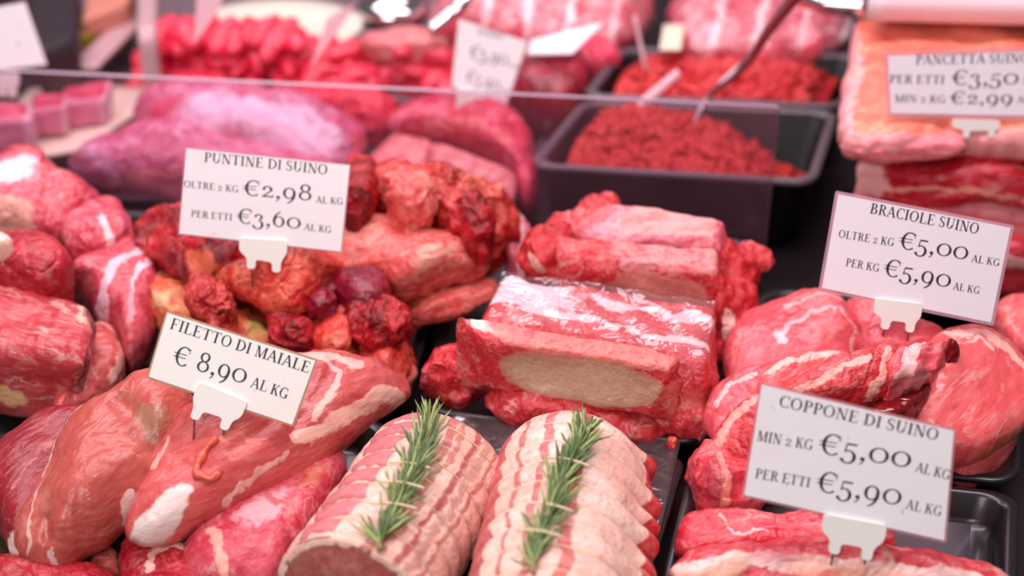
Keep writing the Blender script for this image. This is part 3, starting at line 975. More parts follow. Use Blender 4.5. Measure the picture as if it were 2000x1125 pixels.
def hollow(depth, x0=-.7, x1=.9):
    def s(Pn):
        Pn = Pn.copy()
        w = np.clip((Pn[:, 0] - x0) / (x1 - x0), 0, 1)
        w = np.sin(w * math.pi) ** .5 * np.clip(1 - Pn[:, 2] ** 2, 0, 1) * smoothstep(0, -.9, Pn[:, 1])
        Pn[:, 1] += depth * w
        return Pn
    return s


BONE = (198, 156, 126)
hexa(RB, [(1088, 452, .082), (1405, 482, .080), (1424, 430, .092), (1180, 386, .096)], [(.03,), (.03,), (.03,), (.03,)], M['rib_top'], 'rear rib rack of the stack with a hollow pale bone face, nearest the mince tray',
     rnd=(.12, .25, .4), noise=(.003, 50), paints=[('fn', lambda e: smoothstep(.7, .95, e['z']) * smoothstep(-.6, -.3, e['x']) * smoothstep(1, .85, e['x']) * smoothstep(-.9, -.4, e['y']), 0, (232, 150, 146), .75),
             ('fn', lambda e: smoothstep(-.55, -.8, e['x']) * (1 + 0 * e['y']), 0, (208, 40, 54), .8)])
hexa(RB, [(1100, 505, .084), (1408, 532, .080), (1405, 478, .084), (1075, 452, .090)], [(.025, 0, .002), (.025, 0, .002), (.025,), (.025,)], M['rib'], 'second rib rack from the back with a pink bone face between red ends',
     rnd=(.12, .35, .35), noise=(.003, 55), lump=(.001, 60), shape=hollow(.18, -.4, .95),
     paints=[('fn', bone_front(-.45, .95, -1.0, .85), 0, (222, 130, 120), .95), ('fn', lambda e: smoothstep(.75, .95, e['z']) * smoothstep(-.5, -.2, e['x']), 0, (236, 160, 160), .55)])
slab(RB, [(1020, 490), (1045, 462), (1090, 455), (1125, 480), (1130, 530), (1110, 548), (1050, 540), (1022, 520)], ((1030, 530, .060), (1125, 540, .058), (1070, 462, .085)), .016, .04, M['rib_red'],
     'lumpy red left end of the second rib rack from the back', lump=(.005, 70), noise=(.004, 60), paints=[(P, [(1045, 500), (1060, 515)], .006, (246, 180, 170), .8)])
slab(RB, [(1062, 462), (1100, 428), (1140, 400), (1185, 384), (1218, 396), (1200, 432), (1150, 458), (1090, 470)], .078, .008, .04, M['rib'], 'lumpy red left end of the rear rib rack', lump=(.003, 70), noise=(.004, 60))
hexa(RB, [(1390, 560, .070), (1470, 600, .055), (1485, 500, .066), (1408, 440, .084)], [(.02, 0, -.012), (.02, 0, -.018), (.02,), (.02,)], M['rib_red'], 'ragged cut side of the rib stack with white bone tips',
     rnd=.4, noise=(.005, 55), lump=(.004, 75), n=(30, 34, 24),
     paints=[('fn', lambda e: (np.hypot((e['x'] + .1) * .9, (e['z'] - .1) * .55) < .32) * smoothstep(-.8, -1, e['y']), 0, (246, 200, 190), .9), ('fn', lambda e: (np.hypot((e['x'] - .65) * .9, (e['z'] - .2) * .5) < .22) * smoothstep(-.8, -1, e['y']), 0, (250, 214, 204), .9)])
slab('pork_scrap', [(1440, 462), (1480, 485), (1512, 500), (1512, 522), (1485, 528), (1450, 510)], ((1445, 500, .068), (1510, 515, .062), (1450, 466, .074)), .006, .008, M['rib'], 'small pink flap sticking out to the right of the rib stack', noise=(.003, 60))
_, R2V = hexa(RB, [(925, 635, .070), (1385, 720, .066), (1402, 592, .072), (985, 532, .074)], [(.02,), (.015, 0, -.008), (.02,), (.02,)], M['rib'], 'film covered rib rack in the middle of the stack',
     rnd=(.08, .2, .4), noise=(.003, 45), lump=(.0012, 60),
     paints=[('fn', lambda e: smoothstep(-.1, -.5, e['x']) * smoothstep(.5, .8, e['z']) * smoothstep(-.3, .2, e['y']), 0, (232, 200, 208), .95), ('fn', lambda e: smoothstep(.7, .95, e['z']) * (np.abs(e['y'] - .45) < .16) * smoothstep(-.4, 0, e['x']), 0, (246, 200, 206), .8),  # whitish left part paints the film's sheen onto the rack
             ('fn', lambda e: smoothstep(.7, .95, e['z']) * (np.abs(e['y'] + .15 + .2 * e['x']) < .1), 0, (250, 216, 214), .8)])
slab(RB, [(820, 716), (872, 668), (915, 690), (950, 735), (945, 785), (885, 798), (836, 765)], ((830, 740, .028), (940, 785, .020), (880, 672, .050)), .016, .02, M['rib'],
     'short rib rack end poking out on the left of the stack', lump=(.004, 65), noise=(.004, 50), paints=[(K, [(895, 690), (930, 700), (935, 725), (905, 715)], .004, (230, 200, 208), .9), (P, [(850, 770), (890, 785)], .006, (190, 60, 30), .7)])
slab(RB, [(945, 765), (985, 745), (1060, 745), (1150, 770), (1230, 790), (1290, 815), (1310, 838), (1290, 850), (1240, 828), (1150, 800), (1080, 790), (1000, 808), (950, 795)], ((960, 790, .024), (1300, 845, .018), (1150, 770, .040)), .012, .02, M['rib'],
     'lowest rib rack at the front of the stack, just above the tray edge', lump=(.0025, 60), noise=(.004, 50), paints=[(P, [(1060, 765), (1150, 785), (1240, 812), (1290, 830)], .0028, (244, 190, 178), .9), (P, [(960, 770), (1000, 760)], .006, (240, 170, 130), .8)])
slab(RB, [(1285, 788), (1340, 758), (1385, 765), (1398, 805), (1365, 840), (1305, 842)], ((1290, 820, .022), (1390, 830, .018), (1345, 760, .044)), .014, .018, M['rib'],
     'marbled rib meat chunk at the lower right corner of the stack', noise=(.003, 50), paints=[(P, [(1310, 800), (1345, 790), (1380, 800)], .002, (248, 205, 195), .9), (P, [(1340, 770), (1350, 800)], .002, (248, 205, 195), .8)])
hexa(RB, [(1295, 760, .050), (1392, 770, .046), (1405, 640, .062), (1330, 640, .062)], [(.015,), (.012,), (.02,), (.02,)], M['rib_red'], 'red end of the film covered rib rack on its right', rnd=.4, noise=(.004, 55), lump=(.002, 70), n=(24, 34, 20))
_, R3V = hexa(RB, [(935, 662, .076), (1314, 722, .072), (1334, 690, .076), (884, 608, .082)], [(.044, .002, .001), (.040, -.012, .001), (.03,), (.03,)], M['rib'], 'front rib rack with a long pale brown bone face',
     rnd=(.06, .3, .35), noise=(.002, 60), shape=hollow(.35, -.8, .97), n=(70, 20, 20),
     paints=[('fn', bone_front(-.80, .99, -1.1, .98), 0, (196, 124, 98), .95), ('fn', bone_front(-.70, .96, -1.0, .80), 0, BONE, 1.0), ('fn', bone_front(-.60, .80, -.7, .45), 0, (206, 172, 142), .8), ('fn', lambda e: smoothstep(.8, .96, e['z']) * 0.9 * (e['x'] > -.75), 0, (232, 122, 112), .7),
             ('fn', lambda e: smoothstep(.6, .95, e['z']) * smoothstep(-.6, -.8, e['x']) * smoothstep(-1, -.9, e['x']) * smoothstep(-.6, .2, e['y']), 0, (244, 222, 214), .9)])
# the film over the middle rack
g = []
nu, nv = 46, 26
fq = [at(955, 618, .0800), at(1378, 700, .0770), at(1398, 588, .0790), at(982, 530, .0825)]
for j in range(nv + 1):
    for i in range(nu + 1):
        u, v = i / nu, j / nv
        p = (fq[0] * (1 - u) + fq[1] * u) * (1 - v) + (fq[3] * (1 - u) + fq[2] * u) * v
        g.append(p + np.array([0, 0, .0012 * math.sin(9 * u + 4 * v) * math.sin(7 * v) + .0008 * math.sin(31 * u + 13 * v)]))
# the front flap hanging over the right end of the rack
FF = [(j * (nu + 1) + i, j * (nu + 1) + i + 1, (j + 1) * (nu + 1) + i + 1, (j + 1) * (nu + 1) + i) for j in range(nv) for i in range(nu)]
mb = MB()
mb.add(g, FF)
fq2 = [at(1312, 738, .050), at(1364, 752, .048), g[nu], g[nu - 8]]
g2 = []
for j in range(11):
    for i in range(9):
        u, v = i / 8, j / 10
        p = (fq2[0] * (1 - u) + fq2[1] * u) * (1 - v) + (fq2[3] * (1 - u) + fq2[2] * u) * v
        g2.append(p + np.array([0, -.004 * math.sin(v * math.pi), .001 * math.sin(9 * u)]))
mb.add(g2, [(j * 9 + i, j * 9 + i + 1, (j + 1) * 9 + i + 1, (j + 1) * 9 + i) for j in range(10) for i in range(8)])
tag(mb.build('plastic_film', M['film']), 'clear plastic film draped over the middle rib rack', 'plastic film')

# ------------------------------------------------------------------ chops
CH = 'pork_chop'
slab(CH, [(1640, 590), (1700, 572), (1760, 598), (1800, 640), (1790, 690), (1700, 700), (1650, 660)], ((1650, 660, .040), (1790, 690, .040), (1700, 575, .056)), .014, .03, M['chop'],
     'pink chop behind the others that the BRACIOLE SUINO tag is stuck in', paints=[(P, [(1660, 640), (1720, 640), (1780, 650)], .003, (200, 60, 70), .7)])
_, BRV = slab(CH, [(1660, 660), (1700, 640), (1760, 625), (1830, 640), (1860, 680), (1800, 720), (1700, 720)], ((1670, 690, .058), (1850, 700, .056), (1760, 628, .068)), .012, .03, M['chop'], 'narrow pink chop right under the clip of the BRACIOLE SUINO tag', noise=(.003, 50))
slab(CH, [(1412, 672), (1445, 632), (1520, 600), (1605, 578), (1650, 592), (1672, 640), (1694, 690), (1680, 735), (1590, 760), (1500, 770), (1430, 790), (1408, 730)], ((1415, 730, .030), (1690, 720, .046), (1610, 582, .058)), .018, .028, M['chop'],
     'large upright pink chop with a white muscle seam, left of the BRACIOLE SUINO clip', prof=(7, 2.2), noise=(.002, 40),
     paints=[(P, [(1530, 690), (1545, 655), (1590, 620), (1640, 612), (1668, 640), (1672, 690)], .0030, (248, 190, 190), .7), (K, [(1505, 668), (1530, 660), (1550, 690), (1535, 705)], .003, (246, 200, 206), .7), (K, [(1560, 640), (1630, 622), (1655, 660), (1600, 700), (1550, 690)], .006, (240, 130, 136), .6), (K, [(1415, 690), (1480, 680), (1520, 740), (1440, 780)], .008, (222, 70, 78), .5), (P, [(1530, 610), (1600, 585), (1650, 596)], .003, (248, 180, 170), .7)])
slab(CH, [(1370, 840), (1385, 790), (1420, 740), (1475, 715), (1540, 720), (1560, 770), (1500, 830), (1430, 880), (1390, 870)], ((1385, 850, .030), (1540, 780, .052), (1450, 725, .055)), .014, .028, M['chop'],
     'rounded pink chop edge standing left of the COPPONE DI SUINO tag', noise=(.003, 45), paints=[(P, [(1400, 800), (1430, 760), (1480, 735)], .003, (250, 190, 185), .8), (P, [(1440, 830), (1500, 770), (1540, 745)], .003, (200, 56, 66), .8)])
slab(CH, [(1470, 760), (1500, 715), (1560, 690), (1630, 682), (1668, 700), (1610, 740), (1540, 775), (1490, 800)], ((1490, 780, .056), (1660, 710, .064), (1570, 690, .070)), .010, .02, M['chop_pale'],
     'thin folded chop slice behind the top edge of the COPPONE DI SUINO tag', prof=(7, 2.2), noise=(.002, 45), paints=[(P, [(1500, 730), (1560, 702), (1640, 690)], .003, (250, 196, 184), .8), (P, [(1520, 755), (1580, 730)], .003, (206, 60, 66), .7)])
slab(CH, [(1850, 905), (1920, 870), (1986, 835), (1990, 870), (1950, 912), (1900, 936), (1862, 930)], .020, .012, .012, M['chop_pale'], 'pale chop lowest in the pile at the right, in the tray corner', noise=(.0015, 35), crease=.05, uneven=.3, prof=(7, 2.2))
slab(CH, [(1935, 610), (1980, 590), (2060, 590), (2070, 700), (2000, 700), (1950, 660)], .045, .012, .03, M['chop_pale'], 'pale chop at the right edge behind the broad one', noise=(.0015, 35), crease=.05, uneven=.3, prof=(7, 2.2))
slab(CH, [(1790, 700), (1825, 650), (1890, 640), (1955, 675), (2010, 735), (2034, 800), (1975, 865), (1900, 912), (1840, 890), (1770, 830)], ((1800, 850, .044), (1960, 850, .034), (1880, 645, .066)), .016, .022, M['chop_pale'],
     'broad smooth pale pink chop right of the COPPONE DI SUINO tag', crease=.05, uneven=.3, prof=(7, 2.2), noise=(.0015, 35), paints=[(P, [(1850, 655), (1910, 662), (1960, 690), (2000, 740)], .005, (250, 186, 176), .8), (P, [(1850, 680), (1900, 672), (1925, 690)], .003, (250, 200, 190), .7), (P, [(1850, 905), (1920, 890), (1985, 845)], .004, (232, 110, 70), .8)])
c3 = empty('pork_rib_chop', at(1700, 800, .05))
tag(c3, 'bony chop end with a dark red hollow on top of the chop pile', 'meat')
_, C3V = slab('flesh', [(1512, 772), (1560, 735), (1630, 706), (1700, 682), (1740, 668), (1762, 700), (1745, 750), (1715, 792), (1640, 796), (1556, 788)], ((1540, 780, .060), (1715, 795, .060), (1720, 690, .078)), .014, .026, M['chop_red'], None, parent=c3,
     noise=(.004, 50), paints=[(P, [(1550, 770), (1630, 735), (1700, 705)], .004, (248, 186, 170), .8), (P, [(1690, 790), (1722, 740), (1735, 690)], .004, (250, 190, 176), .8), (P, [(1590, 785), (1650, 760), (1690, 740)], .003, (186, 30, 40), .8)])
hexa('bone', [(1728, 742, .080), (1838, 722, .078), (1858, 650, .084), (1752, 668, .090)], [(.062, .003, .003), (.060, -.006, .004), (.05,), (.05,)], M['chop'], 'pink cut bone end', parent=c3, rnd=(.25, .4, .4), n=(30, 20, 20), noise=(.004, 70), lump=(.002, 90),
     paints=[('fn', lambda e: smoothstep(-.3, -.7, e['y']) * smoothstep(.9, .5, np.abs(e['x'])), 0, (186, 84, 92), .8), ('fn', lambda e: smoothstep(.75, .95, e['z']) * (np.abs(e['x'] + .3) < .3), 0, (248, 196, 190), .7)])
slab('marrow', [(1690, 812), (1730, 780), (1790, 752), (1836, 728), (1850, 748), (1820, 785), (1770, 815), (1720, 830)], .058, .008, .02, M['clot'], 'dark red hollow', parent=c3, noise=(.002, 60))
slab('membrane', [(1838, 726), (1850, 690), (1858, 655), (1870, 664), (1872, 690), (1862, 720), (1850, 738)], ((1836, 726, .066), (1866, 722, .064), (1866, 660, .084)), .003, .005, M['clot'], 'purplish tip', parent=c3, noise=(.002, 80), seg=80, rings=16)
slab('pork_neck_piece', [(1375, 890), (1395, 840), (1430, 795), (1490, 770), (1560, 790), (1580, 860), (1540, 930), (1480, 945), (1410, 925)], ((1385, 890, .034), (1520, 930, .032), (1490, 775, .060)), .018, .022, M['chop_red'],
     'streaky red chop piece half hidden by the left edge of the COPPONE DI SUINO tag', noise=(.003, 45), paints=[(P, [(1400, 870), (1420, 830), (1480, 785)], .005, (250, 180, 164), .8), (P, [(1385, 880), (1380, 905), (1400, 915)], .004, (240, 60, 40), .7)])
slab('bone_knuckle', [(1336, 922), (1365, 890), (1420, 898), (1475, 915), (1505, 955), (1480, 985), (1440, 990), (1400, 992), (1358, 970)], .026, .020, .016, M['neck'], 'knobbly red bone end at the lower left of the COPPONE DI SUINO tag', lump=(.003, 55), noise=(.003, 60),
     paints=[(K, [(1350, 920), (1420, 910), (1440, 960), (1390, 975)], .006, (170, 50, 70), .6), (P, [(1400, 905), (1420, 950), (1410, 985)], .003, (246, 150, 130), .7)])
for q, (x, y, lab) in enumerate([(1450, 990, 'tiny crumb of meat beside the knobbly red bone end'), (1312, 868, 'tiny crumb of meat on the rim of the rolled loin tray')]):
    slab('meat_crumb', [(x - 12, y), (x - 4, y - 9), (x + 8, y - 6), (x + 12, y + 5), (x, y + 9)], .010 if q == 0 else .025, .004, .003, M['scrap_orange'], lab, 'crumb', seg=40, rings=10, noise=(.0015, 200))

# ------------------------------------------------------------------ neck slices, bottom right
slab('pork_neck_slice', [(1315, 1062), (1330, 1018), (1395, 1004), (1480, 1006), (1520, 1016), (1600, 1004), (1690, 1022), (1760, 1048), (1740, 1085), (1600, 1085), (1450, 1088), (1330, 1098)], ((1320, 1070, .026), (1740, 1080, .030), (1550, 1006, .036)), .014, .022, M['neck'],
     'rear slice of pork neck behind the front one at bottom right', prof=(7, 2.2), noise=(.003, 50), paints=[(P, [(1400, 1010), (1430, 1045), (1500, 1050)], .002, (250, 190, 186), .8), (P, [(1620, 1015), (1680, 1040)], .004, (250, 190, 190), .8)])
_, K1V = slab('pork_neck_slice', [(1305, 1110), (1345, 1075), (1430, 1058), (1560, 1046), (1690, 1050), (1830, 1078), (1930, 1105), (1985, 1150), (1985, 1240), (1300, 1240)], ((1310, 1110, .036), (1960, 1130, .030), (1600, 1048, .046)), .022, .032, M['neck'],
     'front slice of marbled pork neck under the COPPONE DI SUINO tag at the bottom edge', prof=(7, 2.2), noise=(.0035, 45),
     paints=[(P, [(1330, 1110), (1400, 1098), (1460, 1092), (1560, 1100), (1680, 1110), (1760, 1120), (1900, 1128)], .006, (250, 206, 198), .9), (P, [(1440, 1095), (1420, 1125), (1330, 1135)], .006, (246, 180, 150), .8), (K, [(1470, 1075), (1560, 1068), (1620, 1085), (1560, 1096), (1470, 1088)], .004, (206, 60, 84), .7),
             (P, [(1690, 1060), (1800, 1085), (1900, 1105)], .004, (206, 50, 66), .6), (P, [(1560, 1110), (1700, 1140), (1850, 1150)], .008, (240, 150, 120), .7)])


def sheet(name, quad, z, th, mat, label, cat, n=10, wav=0.0):
    q = [at(x, y, z) for x, y in quad]
    V, F = [], []
    for k in (0, 1):
        for j in range(n + 1):
            for i in range(n + 1):
                u, v = i / n, j / n
                p = (q[0] * (1 - u) + q[1] * u) * (1 - v) + (q[3] * (1 - u) + q[2] * u) * v
                V.append(p + np.array([0, 0, th * k + wav * math.sin(7 * u + 3 * v) * math.sin(5 * v + 1)]))
    m = (n + 1) * (n + 1)
    for j in range(n):
        for i in range(n):
            a = j * (n + 1) + i
            f = (a, a + 1, a + n + 2, a + n + 1)
            F.append(tuple(x + m for x in f))
            F.append(f[::-1])
    ring = [i for i in range(n + 1)] + [(j + 1) * (n + 1) - 1 for j in range(1, n + 1)] + [n * (n + 1) + i for i in range(n - 1, -1, -1)] + [j * (n + 1) for j in range(n - 1, 0, -1)]
    for a, b in zip(ring, ring[1:] + ring[:1]):
        F.append((a, b, b + m, a + m))
    return tag(mesh_obj(name, V, F, mat), label, cat)


M['liner'] = plain('grey_liner', (96, 86, 94), 0.25, var=0.1, coat=0.4)
M['liner_clear'] = clear_mat('clear_liner', (225, 225, 225), 0.06, (200, 195, 200), 0.10, 0.15, 0.5)
sheet('tray_liner', [(1330, 1170), (1888, 1170), (1897, 1012), (1350, 968)], .0042, .0008, M['liner'], 'grey sheet lining the tray under the COPPONE DI SUINO tag', 'liner', wav=.0004)
sheet('tray_liner', [(800, 1060), (1290, 1040), (1330, 860), (880, 806)], .0230, .0006, M['liner_clear'], 'wrinkled clear film behind the two rolled loins', 'liner', n=30, wav=.002)


# ------------------------------------------------------------------ rolled loins
def loin(A, B, rad, label, nstr, stripes, face, seedk, bulge=None):
    """a rolled, tied loin: A the far end of its axis, B the near end"""
    A, B = np.array(A), np.array(B)
    ax = unit(B - A)
    Ln = np.linalg.norm(B - A)
    side = unit(np.cross(ax, np.array([0, 0, 1.0])))
    if side[0] > 0:
        side = -side          # points to the left of the picture
    upv = unit(np.cross(side, ax)) if np.cross(side, ax)[2] > 0 else unit(np.cross(ax, side))
    ns, nt = 150, 150
    s = np.linspace(0, 1, ns)
    cuts = np.linspace(.10, .985, nstr)
    sag = np.zeros(ns)
    for c_ in cuts:
        sag += np.exp(-((s - c_) / .012) ** 2)
    prof = np.minimum(1, 1 - (np.clip((.22 - s) / .22, 0, 1)) ** 2.2) ** .5
    prof = np.maximum(prof, .02)
    V, TH, SS = [], [], []
    for i in range(ns):
        for k in range(nt):
            th = 2 * math.pi * k / nt
            puff = abs(math.sin((s[i] - cuts[0]) / (cuts[1] - cuts[0]) * math.pi)) ** .6
            r = rad * prof[i] * (1 + .035 * puff - .030 * min(1.0, sag[i]))
            if bulge is not None:
                r *= 1 + bulge(th, s[i])
            zz = math.sin(th)
            V.append(A + ax * Ln * s[i] + side * math.cos(th) * r * 1.04 + upv * zz * r * (1.0 if zz > 0 else .92))
            TH.append(th)
            SS.append(s[i])
    # the cut face at the near end, slightly domed
    nf = 14
    for j in range(1, nf + 1):
        q = 1 - j / nf
        for k in range(nt):
            th = 2 * math.pi * k / nt
            e = V[(ns - 1) * nt + k]
            c_ = A + ax * Ln
            V.append(c_ + (e - c_) * q + ax * .006 * (1 - q ** 2.5))
            TH.append(th)
            SS.append(1 + (1 - q))
    V, TH, SS = np.array(V), np.array(TH), np.array(SS)
    nr = ns + nf
    F = [(i * nt + k, i * nt + (k + 1) % nt, (i + 1) * nt + (k + 1) % nt, (i + 1) * nt + k) for i in range(nr - 1) for k in range(nt)]
    if np.dot(quads_normals(V, F)[ns // 2 * nt], V[ns // 2 * nt] - (A + ax * Ln * .5)) < 0:
        F = [f[::-1] for f in F]
    SEED[0] += 1
    V = roughen(V, F, (.0014, 60), None)
    V[:, 2] = np.maximum(V[:, 2], .0035)
    wob = fbm(np.c_[SS * 7, np.sin(TH) * 1.5, np.cos(TH) * 1.5 + seedk], 3, seedk) * .30
    fine = fbm(np.c_[SS * 30, TH * 9, TH * 0 + seedk], 2, seedk + 3)
    rgba = np.zeros((len(V), 4))
    tn = TH / math.pi
    for a, b, col, st, brk in stripes:
        w = np.clip(smoothstep(a - .015, a + .02, tn + wob * .35) * smoothstep(b + .015, b - .02, tn + wob * .35) * st, 0, 1)
        if brk:
            # the fat folds over the lean at every string
            ph = ((SS - cuts[0]) / (cuts[1] - cuts[0])) % 1.0
            w = w * smoothstep(.03, .14, ph) * smoothstep(1.0, .88, ph + .25 * fine)
        w = w * (SS <= 1)
        c = lin(col)
        rgba[:, :3] = rgba[:, :3] * (1 - w[:, None]) + c * w[:, None]
        rgba[:, 3] = np.maximum(rgba[:, 3], w)
    fcol = smoothstep(1.06, 1.13, SS + .10 * fine)
    rgba[:, :3] = rgba[:, :3] * (1 - fcol[:, None]) + lin(face) * fcol[:, None]
    rgba[:, 3] = np.maximum(rgba[:, 3], fcol)
    root = empty('rolled_loin', (V[:, 0].mean(), V[:, 1].mean(), V[:, 2].min()))
    tag(root, label, 'meat', 'rolled loins tied with twine')
    mesh_obj('loin_meat', V, F + [tuple((nr - 1) * nt + k for k in range(nt))], M['loin'], root, paint=rgba)
    for c_ in cuts:
        i = int(round(c_ * (ns - 1)))
        ringv = V[i * nt:(i + 1) * nt:2]
        cen = ringv.mean(0)
        ringv = cen + (ringv - cen) * 1.006
        mb = MB()
        mb.tube(np.vstack([ringv, ringv[:2]]), .00034, 5, cap=False)
        mb.build('twine', M['twine'], root)
    return root, V


LEAN = (212, 112, 118)
LEAN2 = (206, 84, 84)
OR = (238, 140, 118)
PALE = (246, 206, 196)
A1, B1 = at(884, 880, .040), at(688, 1172, .040)
A1[2] = B1[2] = .040
L1, L1V = loin(A1, B1, .0365, 'left rolled loin of pork, with a brownish cut face at its near end', 9,
               [(.24, .44, LEAN, 1, True), (.57, .62, (228, 120, 112), .8, False), (.62, .66, OR, .8, False), (.69, .725, LEAN2, .9, False), (.725, .79, (242, 170, 152), .6, False), (.80, .835, (232, 128, 108), .8, False), (.845, 1.0, PALE, .4, False)], (178, 88, 80), 21)
A2, B2 = at(1122, 866, .041), at(1062, 1290, .041)
A2[2] = B2[2] = .041
L2, L2V = loin(A2, B2, .0378, 'right rolled loin of pork, mostly pale, with red meat low on its right side', 10,
               [(.0, .20, (206, 92, 96), .9, False), (.27, .31, (222, 116, 110), .8, False), (.385, .435, (214, 112, 112), .9, False), (.53, .585, (216, 104, 96), .9, False), (.66, .685, (238, 160, 140), .6, False), (.76, .785, (238, 150, 132), .6, False), (.885, 1.1, (210, 40, 46), 1, False), (1.8, 2.0, (200, 70, 80), .9, False)], (178, 88, 80), 33,
               bulge=lambda th, s_: .13 * math.exp(-((th - 3.0) / .26) ** 2) * (1 + .55 * math.sin(s_ * 47 + 2 * math.sin(s_ * 13))))


# ------------------------------------------------------------------ rosemary
def rosemary(label, path, V, needles, ln, seedk, twist=0.0, stem_lift=.0022):
    rs = np.random.default_rng(seedk)
    P0 = np.array([surf(V, x, y) for x, y in path]) + np.array([0, -.0006, stem_lift])
    P0 = resample(P0, 60, closed=False)
    root = empty('rosemary_sprig', P0[30])
    tag(root, label, 'rosemary', 'rosemary sprigs on the rolled loins')
    mb = MB()
    mb.tube(P0, np.linspace(.0007, .0013, 60), 7)
    mb.build('stem', M['stem'], root)
    mbs = [MB(), MB()]
    T = np.gradient(P0, axis=0)
    T /= np.linalg.norm(T, axis=1)[:, None]
    for q in range(needles):
        i = int(rs.uniform(0, 59))
        t = -T[i]                        # the tips point to the far end
        nrm = unit(np.array([0, -.35, 1.0]) - np.dot(np.array([0, -.35, 1.0]), t) * t)
        sd = unit(np.cross(t, nrm))
        a = rs.uniform(-1.45, 1.45)
        out = math.sin(a) * sd + abs(math.cos(a)) * nrm * .75
        spread = rs.uniform(.14, .72) + (.5 if rs.random() < .10 else 0)
        d = unit(t * math.cos(spread) + out * math.sin(spread))
        L = ln * rs.uniform(.65, 1.15) * (.7 + .3 * math.sin(math.pi * i / 59))
        w = rs.uniform(.0006, .00095)
        up_ = unit(np.cross(np.cross(d, nrm), d))
        sd2 = np.cross(d, up_)
        m = 7
        ring, F = [], []
        for k in range(m + 1):
            f = k / m
            p = P0[i] + d * L * f + up_ * (L * .10 * f * f * rs.uniform(-.6, .9)) + nrm * .0004
            ww = w * (math.sin(math.pi * min(1, .12 + f * .88)) ** .55 + .05)
            for du, dv in ((-1, 0), (-.45, .45), (.45, .45), (1, 0), (0, -.35)):
                ring.append(p + sd2 * ww * du + up_ * ww * dv)
        for k in range(m):
            for j in range(5):
                j2 = (j + 1) % 5
                F.append((k * 5 + j, k * 5 + j2, (k + 1) * 5 + j2, (k + 1) * 5 + j))
        F.append((0, 1, 2, 3, 4))
        F.append(tuple(m * 5 + j for j in range(5)))
        mbs[0 if rs.random() < .6 else 1].add(ring, F)
    mbs[0].build('leaves', M['leaf'], root)
    o = mbs[1].build('leaves', M['leaf_pale'], root)
    o['label'] = 'paler yellowish green rosemary leaves'
    return root, P0


R1, R1P = rosemary('rosemary sprig lying along the left rolled loin under its twine', [(842, 818), (836, 850), (815, 890), (795, 930), (785, 965), (765, 1010), (745, 1050), (735, 1082)], L1V, 175, .0240, 5)
R2, R2P = rosemary('rosemary sprig lying along the right rolled loin under its twine', [(1150, 838), (1128, 872), (1108, 905), (1090, 945), (1072, 990), (1050, 1035), (1040, 1085), (1036, 1112)], L2V, 165, .0225, 6)
for root, P0, V, fr, lab in ((L1, R1P, L1V, (.44, .58, .74), None), (L2, R2P, L2V, (.30, .62, .78), None)):
    for f in fr:
        p = P0[int(f * 59)]
        t = unit(P0[min(59, int(f * 59) + 2)] - P0[int(f * 59) - 2])
        sd = unit(np.cross(t, np.array([0, 0, 1.0])))
        arc = [p + sd * x - np.array([0, 0, 1]) * (x * x * 14) + np.array([0, -.001, .0052]) for x in np.linspace(-.011, .011, 14)]
        mb = MB()
        mb.tube(np.array(arc), .0006, 6)
        mb.build('twine', M['twine'], root)['label'] = 'pale twine crossing over the rosemary'

# ------------------------------------------------------------------ lettering: a serif alphabet drawn with strokes
TK, TN, SF = .145, .058, .05       # thick stem, hairline, serif height (cap height = 1)


def ln_(x0, y0, x1, y1, w):
    return [[(x0 - w / 2, y0), (x0 + w / 2, y0), (x1 + w / 2, y1), (x1 - w / 2, y1)]]


def st(x, y0, y1, w=TK):
    return ln_(x, y0, x, y1, w)


def hb(x0, x1, y, w=TN):
    return [[(x0, y - w / 2), (x1, y - w / 2), (x1, y + w / 2), (x0, y + w / 2)]]


def sf(x, y, w=.30, up=True):
    h = SF
    return [[(x - w / 2, y), (x + w / 2, y), (x + w / 2, y + h), (x - w / 2, y + h)]] if up else \
           [[(x - w / 2, y - h), (x + w / 2, y - h), (x + w / 2, y), (x - w / 2, y)]]


def arc(cx, cy, rx, ry, a0, a1, tk=TK, tn=TN, tilt=0.0):
    n = max(4, int(abs(a1 - a0) / 9))
    out = []
    A_ = np.radians(np.linspace(a0, a1, n + 1))
    P1 = []
    for a in A_:
        w = tn + (tk - tn) * abs(math.cos(a + tilt)) ** 1.4
        ox, oy = cx + rx * math.cos(a), cy + ry * math.sin(a)
        ix, iy = cx + (rx - w) * math.cos(a), cy + (ry - min(w, tn + .01 + (w - tn) * .45)) * math.sin(a)
        P1.append(((ox, oy), (ix, iy)))
    for (o0, i0), (o1, i1) in zip(P1[:-1], P1[1:]):
        out.append([o0, o1, i1, i0])
    return out


def dot_(cx, cy, r):
    return [[(cx + r * math.cos(a), cy + r * math.sin(a)) for a in np.linspace(0, 2 * math.pi, 13)[:-1]]]


def stem2(x):
    return st(x, 0, 1) + sf(x, 0) + sf(x, 1, up=False)


